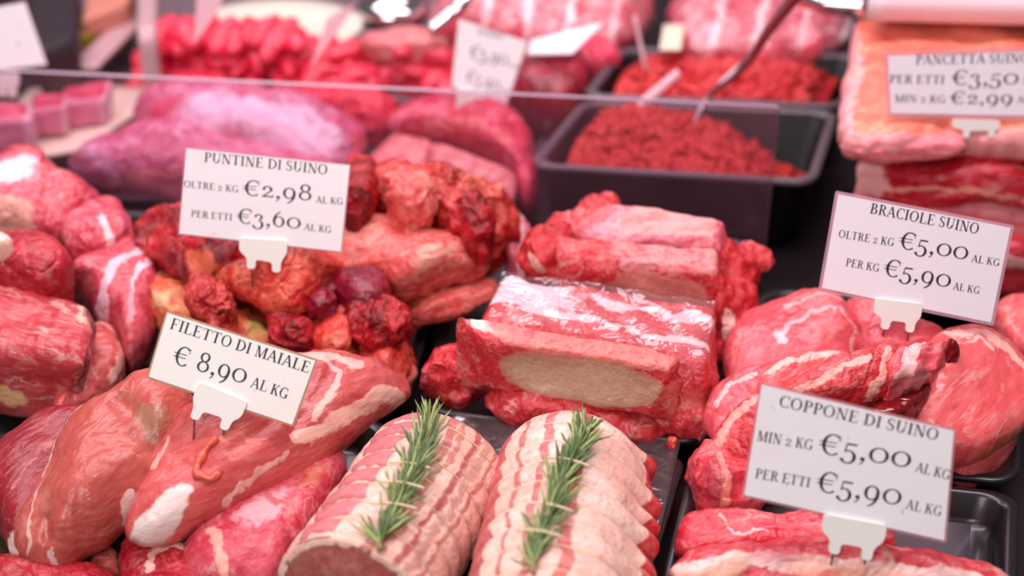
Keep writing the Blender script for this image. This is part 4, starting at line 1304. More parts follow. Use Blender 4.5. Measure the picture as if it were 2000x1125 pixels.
XH = .70
GL = {
    'I': (.40, stem2(.20)),
    'L': (.68, stem2(.20) + hb(.2, .62, .022) + [[(.585, .02), (.64, .02), (.66, .27), (.63, .27)]]),
    'T': (.74, st(.37, 0, 1) + sf(.37, 0) + hb(.05, .69, .978) + [[(.04, 1), (.075, 1), (.06, .74), (.03, .74)], [(.665, 1), (.70, 1), (.71, .74), (.68, .74)]]),
    'E': (.72, stem2(.20) + hb(.2, .62, .022) + hb(.2, .60, .978) + hb(.2, .48, .52) + [[(.595, .02), (.65, .02), (.67, .25), (.64, .25)], [(.575, .98), (.61, .98), (.62, .77), (.59, .77)], [(.455, .40), (.485, .40), (.485, .64), (.455, .64)]]),
    'F': (.66, stem2(.20) + hb(.2, .60, .978) + hb(.2, .48, .50) + [[(.575, .98), (.61, .98), (.62, .75), (.59, .75)], [(.455, .38), (.485, .38), (.485, .62), (.455, .62)]]),
    'P': (.66, stem2(.20) + arc(.34, .73, .29, .27, -90, 90) + hb(.2, .36, .978) + hb(.2, .36, .484)),
    'B': (.72, stem2(.20) + arc(.34, .76, .25, .24, -90, 90) + arc(.36, .27, .31, .27, -90, 90) + hb(.2, .37, .978) + hb(.2, .37, .525) + hb(.2, .37, .022)),
    'R': (.76, stem2(.20) + arc(.34, .75, .27, .25, -90, 90) + hb(.2, .36, .978) + hb(.2, .42, .52) + ln_(.63, 0, .40, .52, .14) + sf(.68, 0, .20)),
    'D': (.82, stem2(.20) + arc(.32, .5, .45, .5, -90, 90) + hb(.2, .34, .978) + hb(.2, .34, .022)),
    'O': (.86, arc(.43, .5, .38, .515, 0, 360)),
    'C': (.74, arc(.43, .5, .38, .515, 48, 318) + [[(.655, .66), (.69, .66), (.695, .97), (.665, .97)]]),
    'G': (.82, arc(.43, .5, .38, .515, 48, 310) + [[(.655, .66), (.69, .66), (.695, .97), (.665, .97)]] + st(.665, .04, .42) + sf(.665, .42, .30, up=False)),
    'S': (.60, arc(.30, .755, .235, .255, 38, 262, .12) + arc(.30, .265, .245, .275, -142, 84, .12) + ln_(.43, .36, .17, .66, .13) + [[(.475, .70), (.505, .70), (.515, .95), (.485, .95)], [(.07, .05), (.10, .05), (.105, .31), (.075, .31)]]),
    'U': (.80, st(.19, .34, 1) + sf(.19, 1, .30, False) + st(.64, .34, 1, TN) + sf(.64, 1, .24, False) + arc(.395, .35, .272, .365, 180, 360, TK, TN, .35)),
    'N': (.84, st(.17, 0, 1, TN) + sf(.17, 0, .26) + sf(.10, 1, .20, False) + ln_(.66, 0, .19, 1, .15) + st(.68, 0, 1, TN) + sf(.68, 1, .26, False)),
    'M': (.98, st(.16, 0, 1, TN) + sf(.16, 0, .26) + sf(.13, 1, .20, False) + ln_(.46, 0, .20, 1, .14) + ln_(.46, 0, .76, 1, TN) + st(.80, 0, 1) + sf(.80, 0, .28) + sf(.82, 1, .22, False)),
    'A': (.78, ln_(.09, 0, .375, 1, TN + .01) + ln_(.67, 0, .375, 1, .145) + hb(.20, .56, .34) + sf(.10, 0, .24) + sf(.66, 0, .27)),
    'K': (.78, stem2(.20) + ln_(.25, .44, .60, .98, TN + .015) + ln_(.64, 0, .36, .60, .15) + sf(.60, 1, .24, False) + sf(.66, 0, .26)),
    'V': (.76, ln_(.375, 0, .10, 1, .145) + ln_(.375, 0, .66, 1, TN) + sf(.10, 1, .26, False) + sf(.66, 1, .22, False)),
    'Z': (.68, hb(.07, .61, .978) + hb(.07, .61, .022) + ln_(.13, .02, .55, .98, .15)),
    # old-style figures: 0 and 2 at x-height, 3 5 9 hang, 6 8 rise
    '0': (.74, arc(.37, .35, .33, .365, 0, 360, .115, .050)),
    '2': (.60, arc(.29, .50, .215, .215, -35, 172, .115) + ln_(.10, .03, .42, .40, .085) + hb(.07, .54, .045, .085) + [[(.50, .05), (.54, .05), (.56, .20), (.525, .20)]] + dot_(.135, .50, .06)),
    '3': (.58, arc(.26, .52, .20, .195, -80, 165, .11) + arc(.24, .02, .27, .32, -165, 82, .12) + dot_(.12, .545, .055) + dot_(.06, -.13, .06)),
    '5': (.58, hb(.15, .50, .66, .085) + ln_(.125, .26, .165, .68, .045) + arc(.24, .05, .28, .33, -160, 118, .12) + dot_(.06, -.10, .06)),
    '6': (.66, arc(.33, .34, .27, .355, 0, 360, .115) + arc(.47, .36, .42, .66, 100, 186, .12, .05)),
    '8': (.66, arc(.33, .76, .22, .25, 0, 360, .10) + arc(.33, .27, .27, .285, 0, 360, .105)),
    '9': (.66, arc(.32, .36, .27, .355, 0, 360, .115) + arc(.17, .34, .42, .66, -80, 6, .12, .05)),
    ',': (.30, dot_(.15, .06, .085) + [[(.21, .10), (.235, .04), (.17, -.16), (.07, -.23), (.055, -.20), (.13, -.12), (.16, -.02)]]),
    '€': (.78, arc(.47, .5, .35, .515, 50, 310, .125) + hb(.03, .60, .60, .045) + hb(.03, .58, .42, .045) + [[(.67, .68), (.70, .68), (.71, .95), (.68, .95)]]),
    ' ': (.30, []),
}


def card_frame(base, lean, yaw):
    l, y = math.radians(lean), math.radians(yaw)
    n = np.array([math.sin(y) * math.cos(l), -math.cos(y) * math.cos(l), math.sin(l)])
    return np.array(base), n


def slab_poly(P2, o, U, V, n, z0, z1):
    """a flat outline with thickness"""
    m = len(P2)
    A_ = [o + U * x + V * y + n * z0 for x, y in P2]
    B_ = [o + U * x + V * y + n * z1 for x, y in P2]
    F = [tuple(range(m))[::-1], tuple(range(m, 2 * m))]
    F += [(i, (i + 1) % m, m + (i + 1) % m, m + i) for i in range(m)]
    return A_ + B_, F


def round_poly(P2, r, n=5):
    P2 = np.asarray(P2, float)
    out = []
    m = len(P2)
    for i in range(m):
        p, a, b = P2[i], P2[i - 1], P2[(i + 1) % m]
        da, db = unit(a - p), unit(b - p)
        rr = min(r, np.linalg.norm(a - p) * .48, np.linalg.norm(b - p) * .48)
        for k in range(n + 1):
            t = k / n
            out.append((p + da * rr) * (1 - t) ** 2 + p * 2 * t * (1 - t) + (p + db * rr) * t * t)
    return np.array(out)


def price_tag(label, base_px, base, corners, texts, clip, lean=24, yaw=0, margin=.0, paper='paper', lam='laminate', pins=None, pin_to=None, o_n=None, border=None, cliplabel=None, cw=1.0):
    """a printed card in a clear sleeve, held by a white clip with two steel pins"""
    o, n = o_n if o_n is not None else card_frame(base, lean, yaw)

    def w(x, y):
        return on_plane(x, y, o, n)
    cs = [w(*c) for c in corners]
    U = unit((cs[1] - cs[0]) + (cs[2] - cs[3]))
    V = unit(np.cross(n, U))
    U = unit(np.cross(V, n))
    q = np.array([[(c - o) @ U, (c - o) @ V] for c in cs])
    cen = q.mean(0)
    low = min(c[2] for c in cs)
    root = empty('price_tag', base)
    tag(root, label, 'price tag')
    sc = 1.0

    def inset(qq, d):
        qq = np.array(qq)
        out = []
        for i in range(4):
            a, b = unit(qq[i - 1] - qq[i]), unit(qq[(i + 1) % 4] - qq[i])
            out.append(qq[i] + (a + b) * d)
        return np.array(out)
    sleeve = round_poly(q, .0015)
    v, f = slab_poly(sleeve, o, U, V, n, -.0003, .0003)
    mesh_obj('sleeve', v, f, M[border or lam], root, smooth=False)
    pap = inset(q, margin)
    v, f = slab_poly(pap, o, U, V, n, -.0005, .0005)
    mesh_obj('card', v, f, M[paper], root, smooth=False)
    # lettering
    mb = MB()
    lay = 0
    for txt, p0, p1, cap in texts:
        a = w(*p0)
        b = w(*p1)
        a2 = np.array([(a - o) @ U, (a - o) @ V])
        b2 = np.array([(b - o) @ U, (b - o) @ V])
        e = unit(b2 - a2)
        up2 = np.array([-e[1], e[0]])
        h = cap * np.dot(a - CAM, FWD) / FPX / max(.2, abs(np.dot(V, UP)))
        tot = sum(GL[ch][0] for ch in txt) * h
        L = np.linalg.norm(b2 - a2)
        kx = L / tot
        x = 0.0
        for ch in txt:
            adv, polys = GL[ch]
            for poly in polys:
                lay = (lay + 1) % 23
                pts = [a2 + e * (x + px_ * h * kx) + up2 * py_ * h for px_, py_ in poly]
                z = .00056 + lay * .0000012
                P3 = [o + U * s_[0] + V * s_[1] + n * z for s_ in pts]
                m_ = len(P3)
                # face the same way as the card
                nn = np.cross(P3[1] - P3[0], P3[2] - P3[0])
                idx = tuple(range(m_)) if np.dot(nn, n) > 0 else tuple(range(m_))[::-1]
                mb.add(P3, [idx])
            x += adv * h * kx
    if texts:
        mb.build('lettering', M['ink'], root, smooth=False)
    # the clip: a T with two legs
    if clip:
        tl, tr, ll, lr, legw, hh = clip       # bar left, bar right (px, mid height of the bar), foot of left leg, foot of right leg, leg width px, bar height px
        k = np.dot(o - CAM, FWD) / FPX
        def c2(p):
            t = w(*p)
            return np.array([(t - o) @ U, (t - o) @ V])
        a, b, c, d = c2(tl), c2(tr), c2(ll), c2(lr)
        e = unit(b - a)
        u2 = np.array([-e[1], e[0]])
        lw, bh = legw * k, hh * k
        c_top = c + u2 * 0
        body = [a + u2 * bh / 2, b + u2 * bh / 2, b - u2 * bh / 2, d + e * lw / 2 + u2 * (lw * 1.2), d + e * lw / 2, d - e * lw / 2,
                d - e * lw / 2 + u2 * lw * 1.1, c + e * lw / 2 + u2 * lw * 1.1, c + e * lw / 2, c - e * lw / 2, c - e * lw / 2 + u2 * (lw * 1.2), a - u2 * bh / 2]
        # legs rise to the shoulders
        v, f = slab_poly(round_poly(body, bh * .28), o, U, V, n, -.0015, .0022)
        mesh_obj('clip', v, f, M['white'], root, smooth=False)['label'] = 'white plastic clip'
        for foot in (c, d):
            p0 = o + U * foot[0] + V * foot[1]
            dn = unit(-V * .55 + np.array([0, 0, -1.0]))
            mbp = MB()
            mbp.tube(np.array([p0 + V * .002, p0, p0 + dn * .012]), .00055, 8)
            mbp.build('pin', M['steel'], root)['label'] = 'thin steel pin'
    return root


bp = surf(TCV, 515, 545)
price_tag('white price tag reading PUNTINE DI SUINO 2,98 and 3,60', None, bp, [(362, 287), (686, 321), (668, 494), (348, 458)],
          [('PUNTINE DI SUINO', (398, 316), (640, 341), 19), ('OLTRE 2 KG', (359, 365), (466, 376), 13), ('€2,98', (473, 381), (611, 392), 30), ('AL KG', (617, 396), (670, 400), 13),
           ('PER ETTI', (373, 423), (454, 431), 13), ('€3,60', (461, 435), (589, 447), 29), ('AL KG', (594, 449), (647, 455), 13)],
          ((469, 476), (562, 482), (492, 524), (541, 531), 17, 25), lean=22, yaw=-4, margin=.0008, lam='laminate_pink')
bp = surf(F2V, 402, 850)
price_tag('cream white price tag with brown edges reading FILETTO DI MAIALE 8,90', None, bp, [(325, 606), (621, 702), (573, 834), (286, 738)],
          [('FILETTO DI MAIALE', (330, 641), (603, 729), 21), ('€ 8,90', (334, 709), (480, 750), 36), ('AL KG', (488, 755), (560, 780), 20)],
          ((384, 760), (478, 800), (380, 818), (437, 838), 19, 33), lean=28, yaw=4, margin=.0010, paper='paper_warm', border='brown')
bp = surf(K1V, 1650, 1100)
price_tag('stained white price tag reading COPPONE DI SUINO 5,00 and 5,90', None, bp, [(1484, 745), (1868, 838), (1848, 1061), (1448, 970)],
          [('COPPONE DI SUINO', (1519, 793), (1831, 860), 22), ('MIN 2 KG', (1477, 860), (1586, 879), 20), ('€5,00', (1595, 884), (1779, 914), 40), ('AL KG', (1786, 920), (1853, 937), 19),
           ('PER ETTI', (1473, 933), (1581, 952), 19), ('€5,90', (1590, 958), (1760, 987), 40), ('AL KG', (1767, 993), (1837, 1008), 19)],
          ((1606, 1018), (1728, 1040), (1627, 1080), (1690, 1092), 21, 32), lean=26, yaw=-4, margin=.0012)
bp = surf(BRV, 1750, 650)
price_tag('white price tag in a clear sleeve reading BRACIOLE SUINO 5,00 and 5,90', None, bp, [(1632, 372), (1981, 440), (1940, 637), (1598, 567)],
          [('BRACIOLE SUINO', (1697, 416), (1910, 457), 20), ('OLTRE 2 KG', (1636, 463), (1745, 481), 15), ('€5,00', (1752, 484), (1890, 508), 33), ('AL KG', (1896, 511), (1951, 520), 14),
           ('PER KG', (1650, 519), (1716, 531), 15), ('€5,90', (1722, 537), (1856, 562), 33), ('AL KG', (1860, 565), (1912, 574), 14)],
          ((1706, 595), (1799, 606), (1727, 642), (1775, 648), 17, 27), lean=22, yaw=-6, margin=.0018, paper='paper_clean', lam='laminate_pink')

# ------------------------------------------------------------------ pancetta, right
tray('meat_tray', [(1600, 600), (2120, 615), (2110, 372), (1640, 362)], 0.022, 0.02, 'dark tray under the stacked pancetta at the right edge', M['black2'])
_, P1V = slab('pancetta_slab', [(1662, 42), (1720, 34), (1800, 44), (2120, 60), (2140, 290), (1960, 290), (1880, 280), (1760, 296), (1660, 290), (1640, 270), (1638, 200), (1660, 140), (1664, 90)],
     ((1650, 285, .112), (2050, 290, .112), (1850, 50, .122)), .016, .020, M['rind'], 'large slab of pancetta with orange pink rind up, behind the PANCETTA SUINO tag', prof=(7, 2.5), noise=(.003, 25),
     paints=[(P, [(1662, 50), (1672, 130), (1655, 200), (1648, 280)], .010, (246, 190, 196), .7), ('rim', (.93, .98, 'any'), 0, (240, 150, 156), .8)])
slab('pancetta_flap', [(1632, 284), (1680, 278), (1760, 276), (1850, 262), (1890, 280), (1880, 300), (1800, 312), (1720, 318), (1670, 306)], ((1640, 290, .108), (1880, 300, .108), (1760, 268, .118)), .008, .008, M['belly_fat'],
     'pale fat flap hanging over the front of the pancetta slab', noise=(.002, 50), paints=[(P, [(1650, 286), (1750, 280), (1850, 270)], .006, (246, 184, 150), .7)])
hexa('pancetta_slab', [(1668, 330, .094), (2120, 345, .094), (2120, 285, .100), (1690, 280, .100)], [(.068,), (.068,), (.068,), (.068,)], M['belly'], 'dark red pancetta layer just under the rind slab', shape=lambda Q_: Q_ + np.c_[0 * Q_[:, 0], -.10 * np.sin(4.2 * Q_[:, 0] + 1), 0.28 * np.sin(5.2 * Q_[:, 0] + 0.6) * (Q_[:, 1] < .9)], rnd=(.1, .35, .5), noise=(.004, 40),
     paints=[('fn', lambda e: (np.abs(e['z'] + .1 + .3 * np.sin(e['x'] * 5)) < .16) * smoothstep(-.5, -.8, e['y']), 0, (240, 150, 130), .7), ('fn', lambda e: smoothstep(-.65, -.8, e['x']), 0, (240, 176, 176), .9)])
hexa('pancetta_slab', [(1655, 392, .068), (2120, 410, .068), (2120, 340, .070), (1680, 340, .070)], [(.046,), (.046,), (.046,), (.046,)], M['belly_fat'], 'pale pink fat layer in the middle of the pancetta stack', shape=lambda Q_: Q_ + np.c_[0 * Q_[:, 0], -.10 * np.sin(4.2 * Q_[:, 0] + 1), 0.3 * np.sin(4.6 * Q_[:, 0] + 2.0) * (Q_[:, 1] < .9)], rnd=(.08, .4, .6), noise=(.003, 45),
     paints=[('fn', lambda e: (np.abs(e['z'] - .1) < .18) * smoothstep(-.5, -.8, e['y']), 0, (214, 70, 84), .6)])
hexa('pancetta_slab', [(1640, 470, .048), (2120, 490, .048), (2120, 420, .050), (1680, 410, .050)], [(.006, 0, 0), (.006, 0, 0), (.006,), (.006,)], M['belly'], 'lowest red pancetta layer beside the BRACIOLE SUINO tag', shape=lambda Q_: Q_ + np.c_[0 * Q_[:, 0], -.10 * np.sin(4.2 * Q_[:, 0] + 1), 0.15 * np.sin(5.0 * Q_[:, 0] + 1.0) * (Q_[:, 1] < .9)], rnd=(.08, .35, .5), noise=(.004, 40),
     paints=[('fn', lambda e: smoothstep(.2, .5, e['z']) * smoothstep(.9, .7, e['z']), 0, (244, 180, 176), .7)])
bp = surf(P1V, 1905, 268)
price_tag('pinkish price tag reading PANCETTA SUINO standing in front of the pancetta rind', None, bp, [(1726, 102), (2060, 92), (2062, 234), (1733, 228)],
          [('PANCETTA SUINO', (1787, 126), (2010, 122), 18), ('PER ETTI', (1736, 162), (1844, 164), 16), ('€3,50', (1856, 166), (1990, 164), 28), ('AL KG', (1996, 164), (2044, 163), 14),
           ('MIN 2 KG', (1746, 199), (1846, 201), 14), ('€2,99', (1853, 203), (1979, 202), 24), ('AL KG', (1986, 201), (2040, 201), 13)],
          ((1860, 240), (1951, 243), (1885, 268), (1934, 268), 12, 16), lean=16, yaw=0, margin=.0025, paper='paper_clean', lam='laminate_pink')
tag(sheet('shelf_tray', [(1690, 40), (2120, 52), (2120, -80), (1706, -80)], .150, .022, M['whitepink'], 'white plastic tray edge at top right above the pancetta', 'tray'), None)

# ------------------------------------------------------------------ minced meat
TC1 = [(1030, 322), (1594, 356), (1640, 214), (1138, 192)]
TC2 = [(1134, 186), (1652, 208), (1690, 104), (1212, 90)]


def mince(quad, zr, depth, label, trlabel, mat, peaks, n, seedk, skip=None):
    tr = tray('deli_container', quad, zr, depth, trlabel, M['black2'], rim=.006, taper=.10, lip=.005, inset_mat=M['rimgrey'])
    rs = np.random.default_rng(seedk)
    Q = [at(x, y, zr) for x, y in quad]
    n1 = 70
    V, F = [], []
    zb = zr - depth + .003

    def pos(u, v):
        p = (Q[0] * (1 - u) + Q[1] * u) * (1 - v) + (Q[3] * (1 - u) + Q[2] * u) * v
        return p

    def hgt(u, v):
        h = zr - .020
        for pu, pv, amp, wu, wv in peaks:
            h += amp * math.exp(-((u - pu) / wu) ** 2 - ((v - pv) / wv) ** 2)
        return h
    lo, hi = .085, .915
    for j in range(n1 + 1):
        for i in range(n1 + 1):
            u, v = lo + (hi - lo) * i / n1, lo + (hi - lo) * j / n1
            p = pos(u, v)
            V.append([p[0], p[1], hgt(u, v)])
    F = [(j * (n1 + 1) + i, j * (n1 + 1) + i + 1, (j + 1) * (n1 + 1) + i + 1, (j + 1) * (n1 + 1) + i) for j in range(n1) for i in range(n1)]
    V = np.array(V)
    V[:, 2] += .006 * fbm(V * 110, 3, seedk) + .003 * fbm(V * 260, 2, seedk + 4)
    # skirt to the floor of the container
    m = n1 + 1
    ringi = [i for i in range(m)] + [(j + 1) * m - 1 for j in range(1, m)] + [n1 * m + i for i in range(n1 - 1, -1, -1)] + [j * m for j in range(n1 - 1, 0, -1)]
    k0 = len(V)
    low = V[ringi].copy()
    cq = (Q[0] + Q[1] + Q[2] + Q[3]) / 4
    low = cq + (low - cq) * .78
    low[:, 2] = zb
    V = np.vstack([V, low])
    F += [(ringi[(q + 1) % len(ringi)], ringi[q], k0 + q, k0 + (q + 1) % len(ringi)) for q in range(len(ringi))]
    mb = MB()
    mb.add(V, F)
    for q in range(n):
        u, v = rs.uniform(.15, .85), rs.uniform(.15, .85)
        p = pos(u, v)
        p[2] = hgt(u, v) + rs.uniform(-.0008, .0028)
        L, r = rs.uniform(.007, .017), rs.uniform(.0020, .0042)
        a = rs.uniform(0, 2 * math.pi)
        d = np.array([math.cos(a), math.sin(a), rs.uniform(-.4, .5)])
        s_ = np.linspace(-.5, .5, 6)
        bend = rs.uniform(-.4, .4)
        pts = np.array([p + d * L * t + np.array([-d[1], d[0], .5]) * L * bend * (t * t) for t in s_])
        mb.tube(pts, r * np.array([.55, .95, 1.05, 1.0, .9, .5]), 7)
    o = mb.build('minced_meat', mat)
    tag(o, label, 'minced meat', kind='stuff')
    return hgt, pos


hg1, ps1 = mince(TC1, .062, .058, 'bright red minced meat heaped in the nearer black container', 'nearer deep black container behind the clear divider', M['mince_dull'],
      [(.20, .55, .024, .17, .35), (.45, .70, .018, .22, .3), (.62, .35, .016, .20, .35), (.95, .9, -.030, .30, .6), (.95, .2, -.008, .2, .4)], 620, 3)
mince(TC2, .062, .058, 'coarse red minced meat in the rear black container', 'rear black container behind the nearer mince', M['mince'],
      [(.18, .5, .024, .16, .4), (.55, .5, .026, .2, .4), (.78, .4, .018, .12, .4), (.36, .5, .008, .1, .3)], 480, 4)

# ladle: bowl in the mince, long bent handle
mb = MB()
lp = [at(1352, 256, .060), at(1372, 205, .072), at(1392, 180, .082), at(1432, 152, .098), at(1470, 110, .118), at(1500, 60, .145), at(1548, 0, .175), at(1590, -60, .205)]
lp = resample(chaikin(np.array(lp), 0), 40, closed=False)
root = empty('ladle', lp[0])
tag(root, 'steel serving spoon with a long bent handle stuck in the nearer mince', 'spoon')
mb.tube(lp, np.interp(np.linspace(0, 1, 40), [0, .2, .5, 1], [.0020, .0026, .0036, .0050]), 10)
mb.build('handle', M['steel'], root)
mb = MB()
bw, bf = [], []
for j in range(9):
    a = j / 8 * math.pi * .5
    for i in range(24):
        t = 2 * math.pi * i / 24
        bw.append(lp[0] + np.array([.016 * math.sin(a) * math.cos(t), .022 * math.sin(a) * math.sin(t) - .012, -.010 * math.cos(a) - .002]))
bf = [(j * 24 + i, j * 24 + (i + 1) % 24, (j + 1) * 24 + (i + 1) % 24, (j + 1) * 24 + i) for j in range(8) for i in range(24)]
mb.add(bw, bf)
mb.build('spoon_bowl', M['steel'], root)
mb = MB()
lp2 = [at(1400, 170, .075), at(1450, 125, .090), at(1490, 70, .118), at(1520, 25, .140)]
lp2 = resample(chaikin(np.array(lp2), 0), 24, closed=False)
mb.tube(lp2, .0022, 8)
tag(mb.build('serving_fork', M['steel'], origin=lp2[0]), 'thin steel serving fork lying beside the spoon handle in the rear mince', 'fork')


def stake(label, a, b, wdt, mat):
    """a clear price stake seen edge-on"""
    a, b = np.array(a), np.array(b)
    d = unit(b - a)
    s_ = unit(np.cross(d, np.array([0, 1.0, 0])))
    t_ = np.cross(s_, d)
    V = []
    for p, k in ((a, .6), (a + (b - a) * .35, 1.0), (b, .9)):
        for du, dv in ((-1, -1), (1, -1), (1, 1), (-1, 1)):
            V.append(p + s_ * du * .0016 * k + t_ * dv * wdt * k)
    F = [(0, 3, 2, 1), (8, 9, 10, 11)] + [(r * 4 + i, r * 4 + (i + 1) % 4, (r + 1) * 4 + (i + 1) % 4, (r + 1) * 4 + i) for r in range(2) for i in range(4)]
    return tag(mesh_obj('price_stake', V, F, mat, smooth=False, origin=a), label, 'price stake')


M['stake'] = plain('stake_plastic', (240, 196, 204), 0.25, var=.04, coat=.3)
stake('pinkish price stake standing edge-on in the rear mince', at(1264, 152, .060), at(1240, 34, .110), .010, M['stake'])
stake('pale price stake leaning over the front edge of the rear mince', at(1230, 222, .066), at(1326, 140, .098), .006, M['stake'])

# ------------------------------------------------------------------ the clear divider
pr = np.array([at(1492, 500, .003)[0], at(1492, 505, .003)[1], 0.003])
top_r = on_plane(1497, 206, pr, np.array([0, 1.0, 0]))
hp = top_r[2]
pl = at(-160, 128, hp)
e = unit(np.array([pl[0] - pr[0], pl[1] - pr[1], 0]))
nn = np.array([-e[1], e[0], 0])
Lp = np.linalg.norm((pl - pr)[:2])
outl = round_poly([(0, 0), (Lp, 0), (Lp, hp - .003), (0, hp - .003)], .004)
v, f = slab_poly(outl, pr, e, np.array([0, 0, 1.0]), nn, -.0014, .0014)
for q in range(len(outl)):          # the front edge is chamfered
    x_, y_ = outl[q]
    v[len(outl) + q] = v[len(outl) + q] + e * (.0012 if x_ < .01 else 0) - np.array([0, 0, .0010 if y_ > hp - .012 else 0])
root = mesh_obj('clear_divider', v, f, M['glass'], smooth=False, mats=[M['glass'], M['glass_edge']], fmat=[0, 0] + [1] * len(outl))
tag(root, 'clear plastic divider standing between the front meats and the back row', 'divider')

# ------------------------------------------------------------------ behind the divider
slab('pork_haunch', [(255, 230), (275, 195), (350, 178), (450, 186), (560, 204), (670, 232), (715, 250), (722, 275), (690, 320), (640, 345), (500, 330), (380, 300), (300, 270)], ((300, 270, .045), (680, 300, .045), (450, 190, .060)), .034, .035, M['back_leg'],
     'pale lilac pink pork leg lying behind the clear divider', noise=(.006, 26), prof=(2.4, 1.9), paints=[(K, [(330, 215), (450, 195), (560, 212), (660, 245), (680, 300), (560, 320), (420, 310), (330, 270)], .02, (238, 196, 218), .7), (K, [(270, 205), (330, 195), (380, 210), (320, 235), (275, 240)], .010, (224, 40, 84), .8), (K, [(420, 260), (470, 260), (480, 300), (440, 310)], .006, (190, 36, 90), .7),
     (P, [(400, 220), (520, 230), (640, 260)], .014, (240, 206, 226), .8), (P, [(560, 300), (660, 320)], .010, (248, 226, 234), .8), (K, [(680, 235), (715, 245), (715, 265), (680, 265)], .004, (224, 60, 90), .9)])
slab('pork_haunch', [(130, 335), (160, 295), (220, 262), (300, 250), (400, 270), (520, 310), (660, 335), (700, 350), (690, 370), (560, 380), (400, 378), (260, 370), (180, 360)], ((180, 355, .030), (660, 368, .030), (300, 255, .050)), .026, .022, M['back_leg'],
     'second pink pork leg in front of the pale lilac one', noise=(.006, 28), paints=[(K, [(270, 270), (350, 275), (380, 310), (310, 330), (265, 310)], .008, (190, 50, 96), .7), (P, [(180, 300), (215, 330), (240, 360)], .010, (232, 170, 200), .7), (P, [(250, 345), (400, 350), (560, 370)], .012, (240, 150, 150), .7)])
hexa('pork_cut', [(705, 310, .040), (822, 345, .038), (850, 268, .050), (765, 250, .050)], [(.022, .004, .0), (.02,), (.02,), (.02,)], M['back_skin'], 'pale skinned pork cut leaning left behind the heap of trimmings', rnd=.45, noise=(.003, 35), n=(30, 30, 16))
hexa('pork_cut', [(835, 345, .044), (1002, 390, .036), (1012, 330, .046), (832, 262, .060)], [(.02, .004, .0), (.02,), (.02,), (.02,)], M['back_skin'], 'wedge of pork with smooth pale skin left of the nearer mince container', rnd=.4, noise=(.003, 35), n=(36, 30, 16))
slab('pork_cut', [(735, 260), (790, 205), (860, 186), (960, 200), (1030, 235), (1045, 290), (1030, 345), (990, 320), (900, 280), (830, 262)], ((760, 260, .046), (1020, 320, .040), (900, 190, .060)), .020, .035, M['back_cut'], 'rosy red pork cut behind the two pale skinned ones',
     noise=(.004, 35), paints=[(P, [(840, 240), (920, 250), (1000, 280)], .010, (240, 130, 120), .6), (P, [(760, 240), (820, 210)], .008, (236, 150, 180), .6)])
slab('pork_cut', [(985, 300), (1030, 300), (1060, 340), (1050, 390), (1015, 395), (990, 360)], .026, .018, .02, M['back_cut'], 'red end of pork beside the left wall of the nearer mince container', noise=(.003, 40))
slab('stew_meat', [(560, 188), (640, 178), (740, 190), (790, 205), (760, 238), (690, 232), (600, 214)], .050, .016, .03, M['back_red'], 'red meat lump in front of the heap of bright red strips', lump=(.004, 45), noise=(.004, 40))
# cream card with four cubes
sheet('paper_tray', [(-80, 322), (178, 296), (330, 172), (60, 178)], .030, .003, M['cream'], 'cream paper tray with cubes of pork at left', 'paper tray', wav=.002)
for tq, bz, lab in (([(-60, 240, .062), (62, 232, .062), (70, 198, .064), (-50, 196, .064)], .034, 'pork cube on the cream paper tray, at the picture edge'),
                    ([(55, 215, .058), (128, 208, .058), (132, 176, .060), (60, 180, .060)], .034, 'small pork cube second from the left on the cream paper tray'),
                    ([(122, 200, .056), (205, 195, .056), (222, 152, .060), (120, 162, .060)], .034, 'pork cube nearest the right end of the cream paper tray')):
    hexa('pork_cube', tq, [(bz, 0, -.003)] * 4, M['back_cube'], lab, rnd=.3, noise=(.003, 40), n=(20, 20, 16), paints=[('fn', lambda e: smoothstep(-.4, -.8, e['y']), 0, (214, 120, 146), .7), ('fn', lambda e: smoothstep(.6, .9, e['x']), 0, (240, 190, 206), .7)])

# heap of bright red strips
sheet('steel_deck', [(90, 190), (1050, 205), (1150, -60), (100, -60)], .016, .004, M['case'], 'greyish tray floor under the heap of bright red strips', 'tray')
NV = 5
protos = []
for q in range(NV):
    SEED[0] += 1
    nt, ns = 16, 14
    V, F = [], []
    for i in range(ns + 1):
        f_ = i / ns
        r = math.sin(math.pi * (.03 + .94 * f_)) ** .45
        for k in range(nt):
            t = 2 * math.pi * k / nt
            V.append([(.5 - f_) * .046, math.cos(t) * .0105 * r, math.sin(t) * .0095 * r + .0095])
    F = [(i * nt + k, i * nt + (k + 1) % nt, (i + 1) * nt + (k + 1) % nt, (i + 1) * nt + k) for i in range(ns) for k in range(nt)]
    F += [tuple(range(nt))[::-1], tuple(ns * nt + k for k in range(nt))]
    V = np.array(V)
    V = V + np.c_[fbm(V * 60 + q * 9, 2, q), fbm(V * 60 + q * 9 + 50, 2, q + 9), fbm(V * 60 + q * 9 + 90, 2, q + 17)] * .007
    o = mesh_obj('meat_strip', V, F, M['back_red'], origin=(0, 0, 0))
    protos.append(o)
rs = np.random.default_rng(12)
LABS = {0: ('bright red strip of stewing meat in the big heap at the back left', 'strips of red meat in the big heap'), 1: ('bright red strip of stewing meat in the smaller heap right of the big one', 'strips of red meat in the smaller heap')}
used = set()


def strip(px_, py_, z, ang, heap, tilt=0.0, s_=1.0):
    q = int(rs.integers(NV))
    o = protos[q] if q not in used else protos[q].copy()
    if q in used:
        COL.objects.link(o)
    used.add(q)
    p = at(px_, py_, z)
    o.location = (p[0], p[1], p[2] - .0095)
    o.rotation_euler = (rs.uniform(-.3, .3), tilt, ang)
    o.scale = (s_, s_ * rs.uniform(.9, 1.2), s_)
    tag(o, LABS[heap][0], 'meat strip', LABS[heap][1])


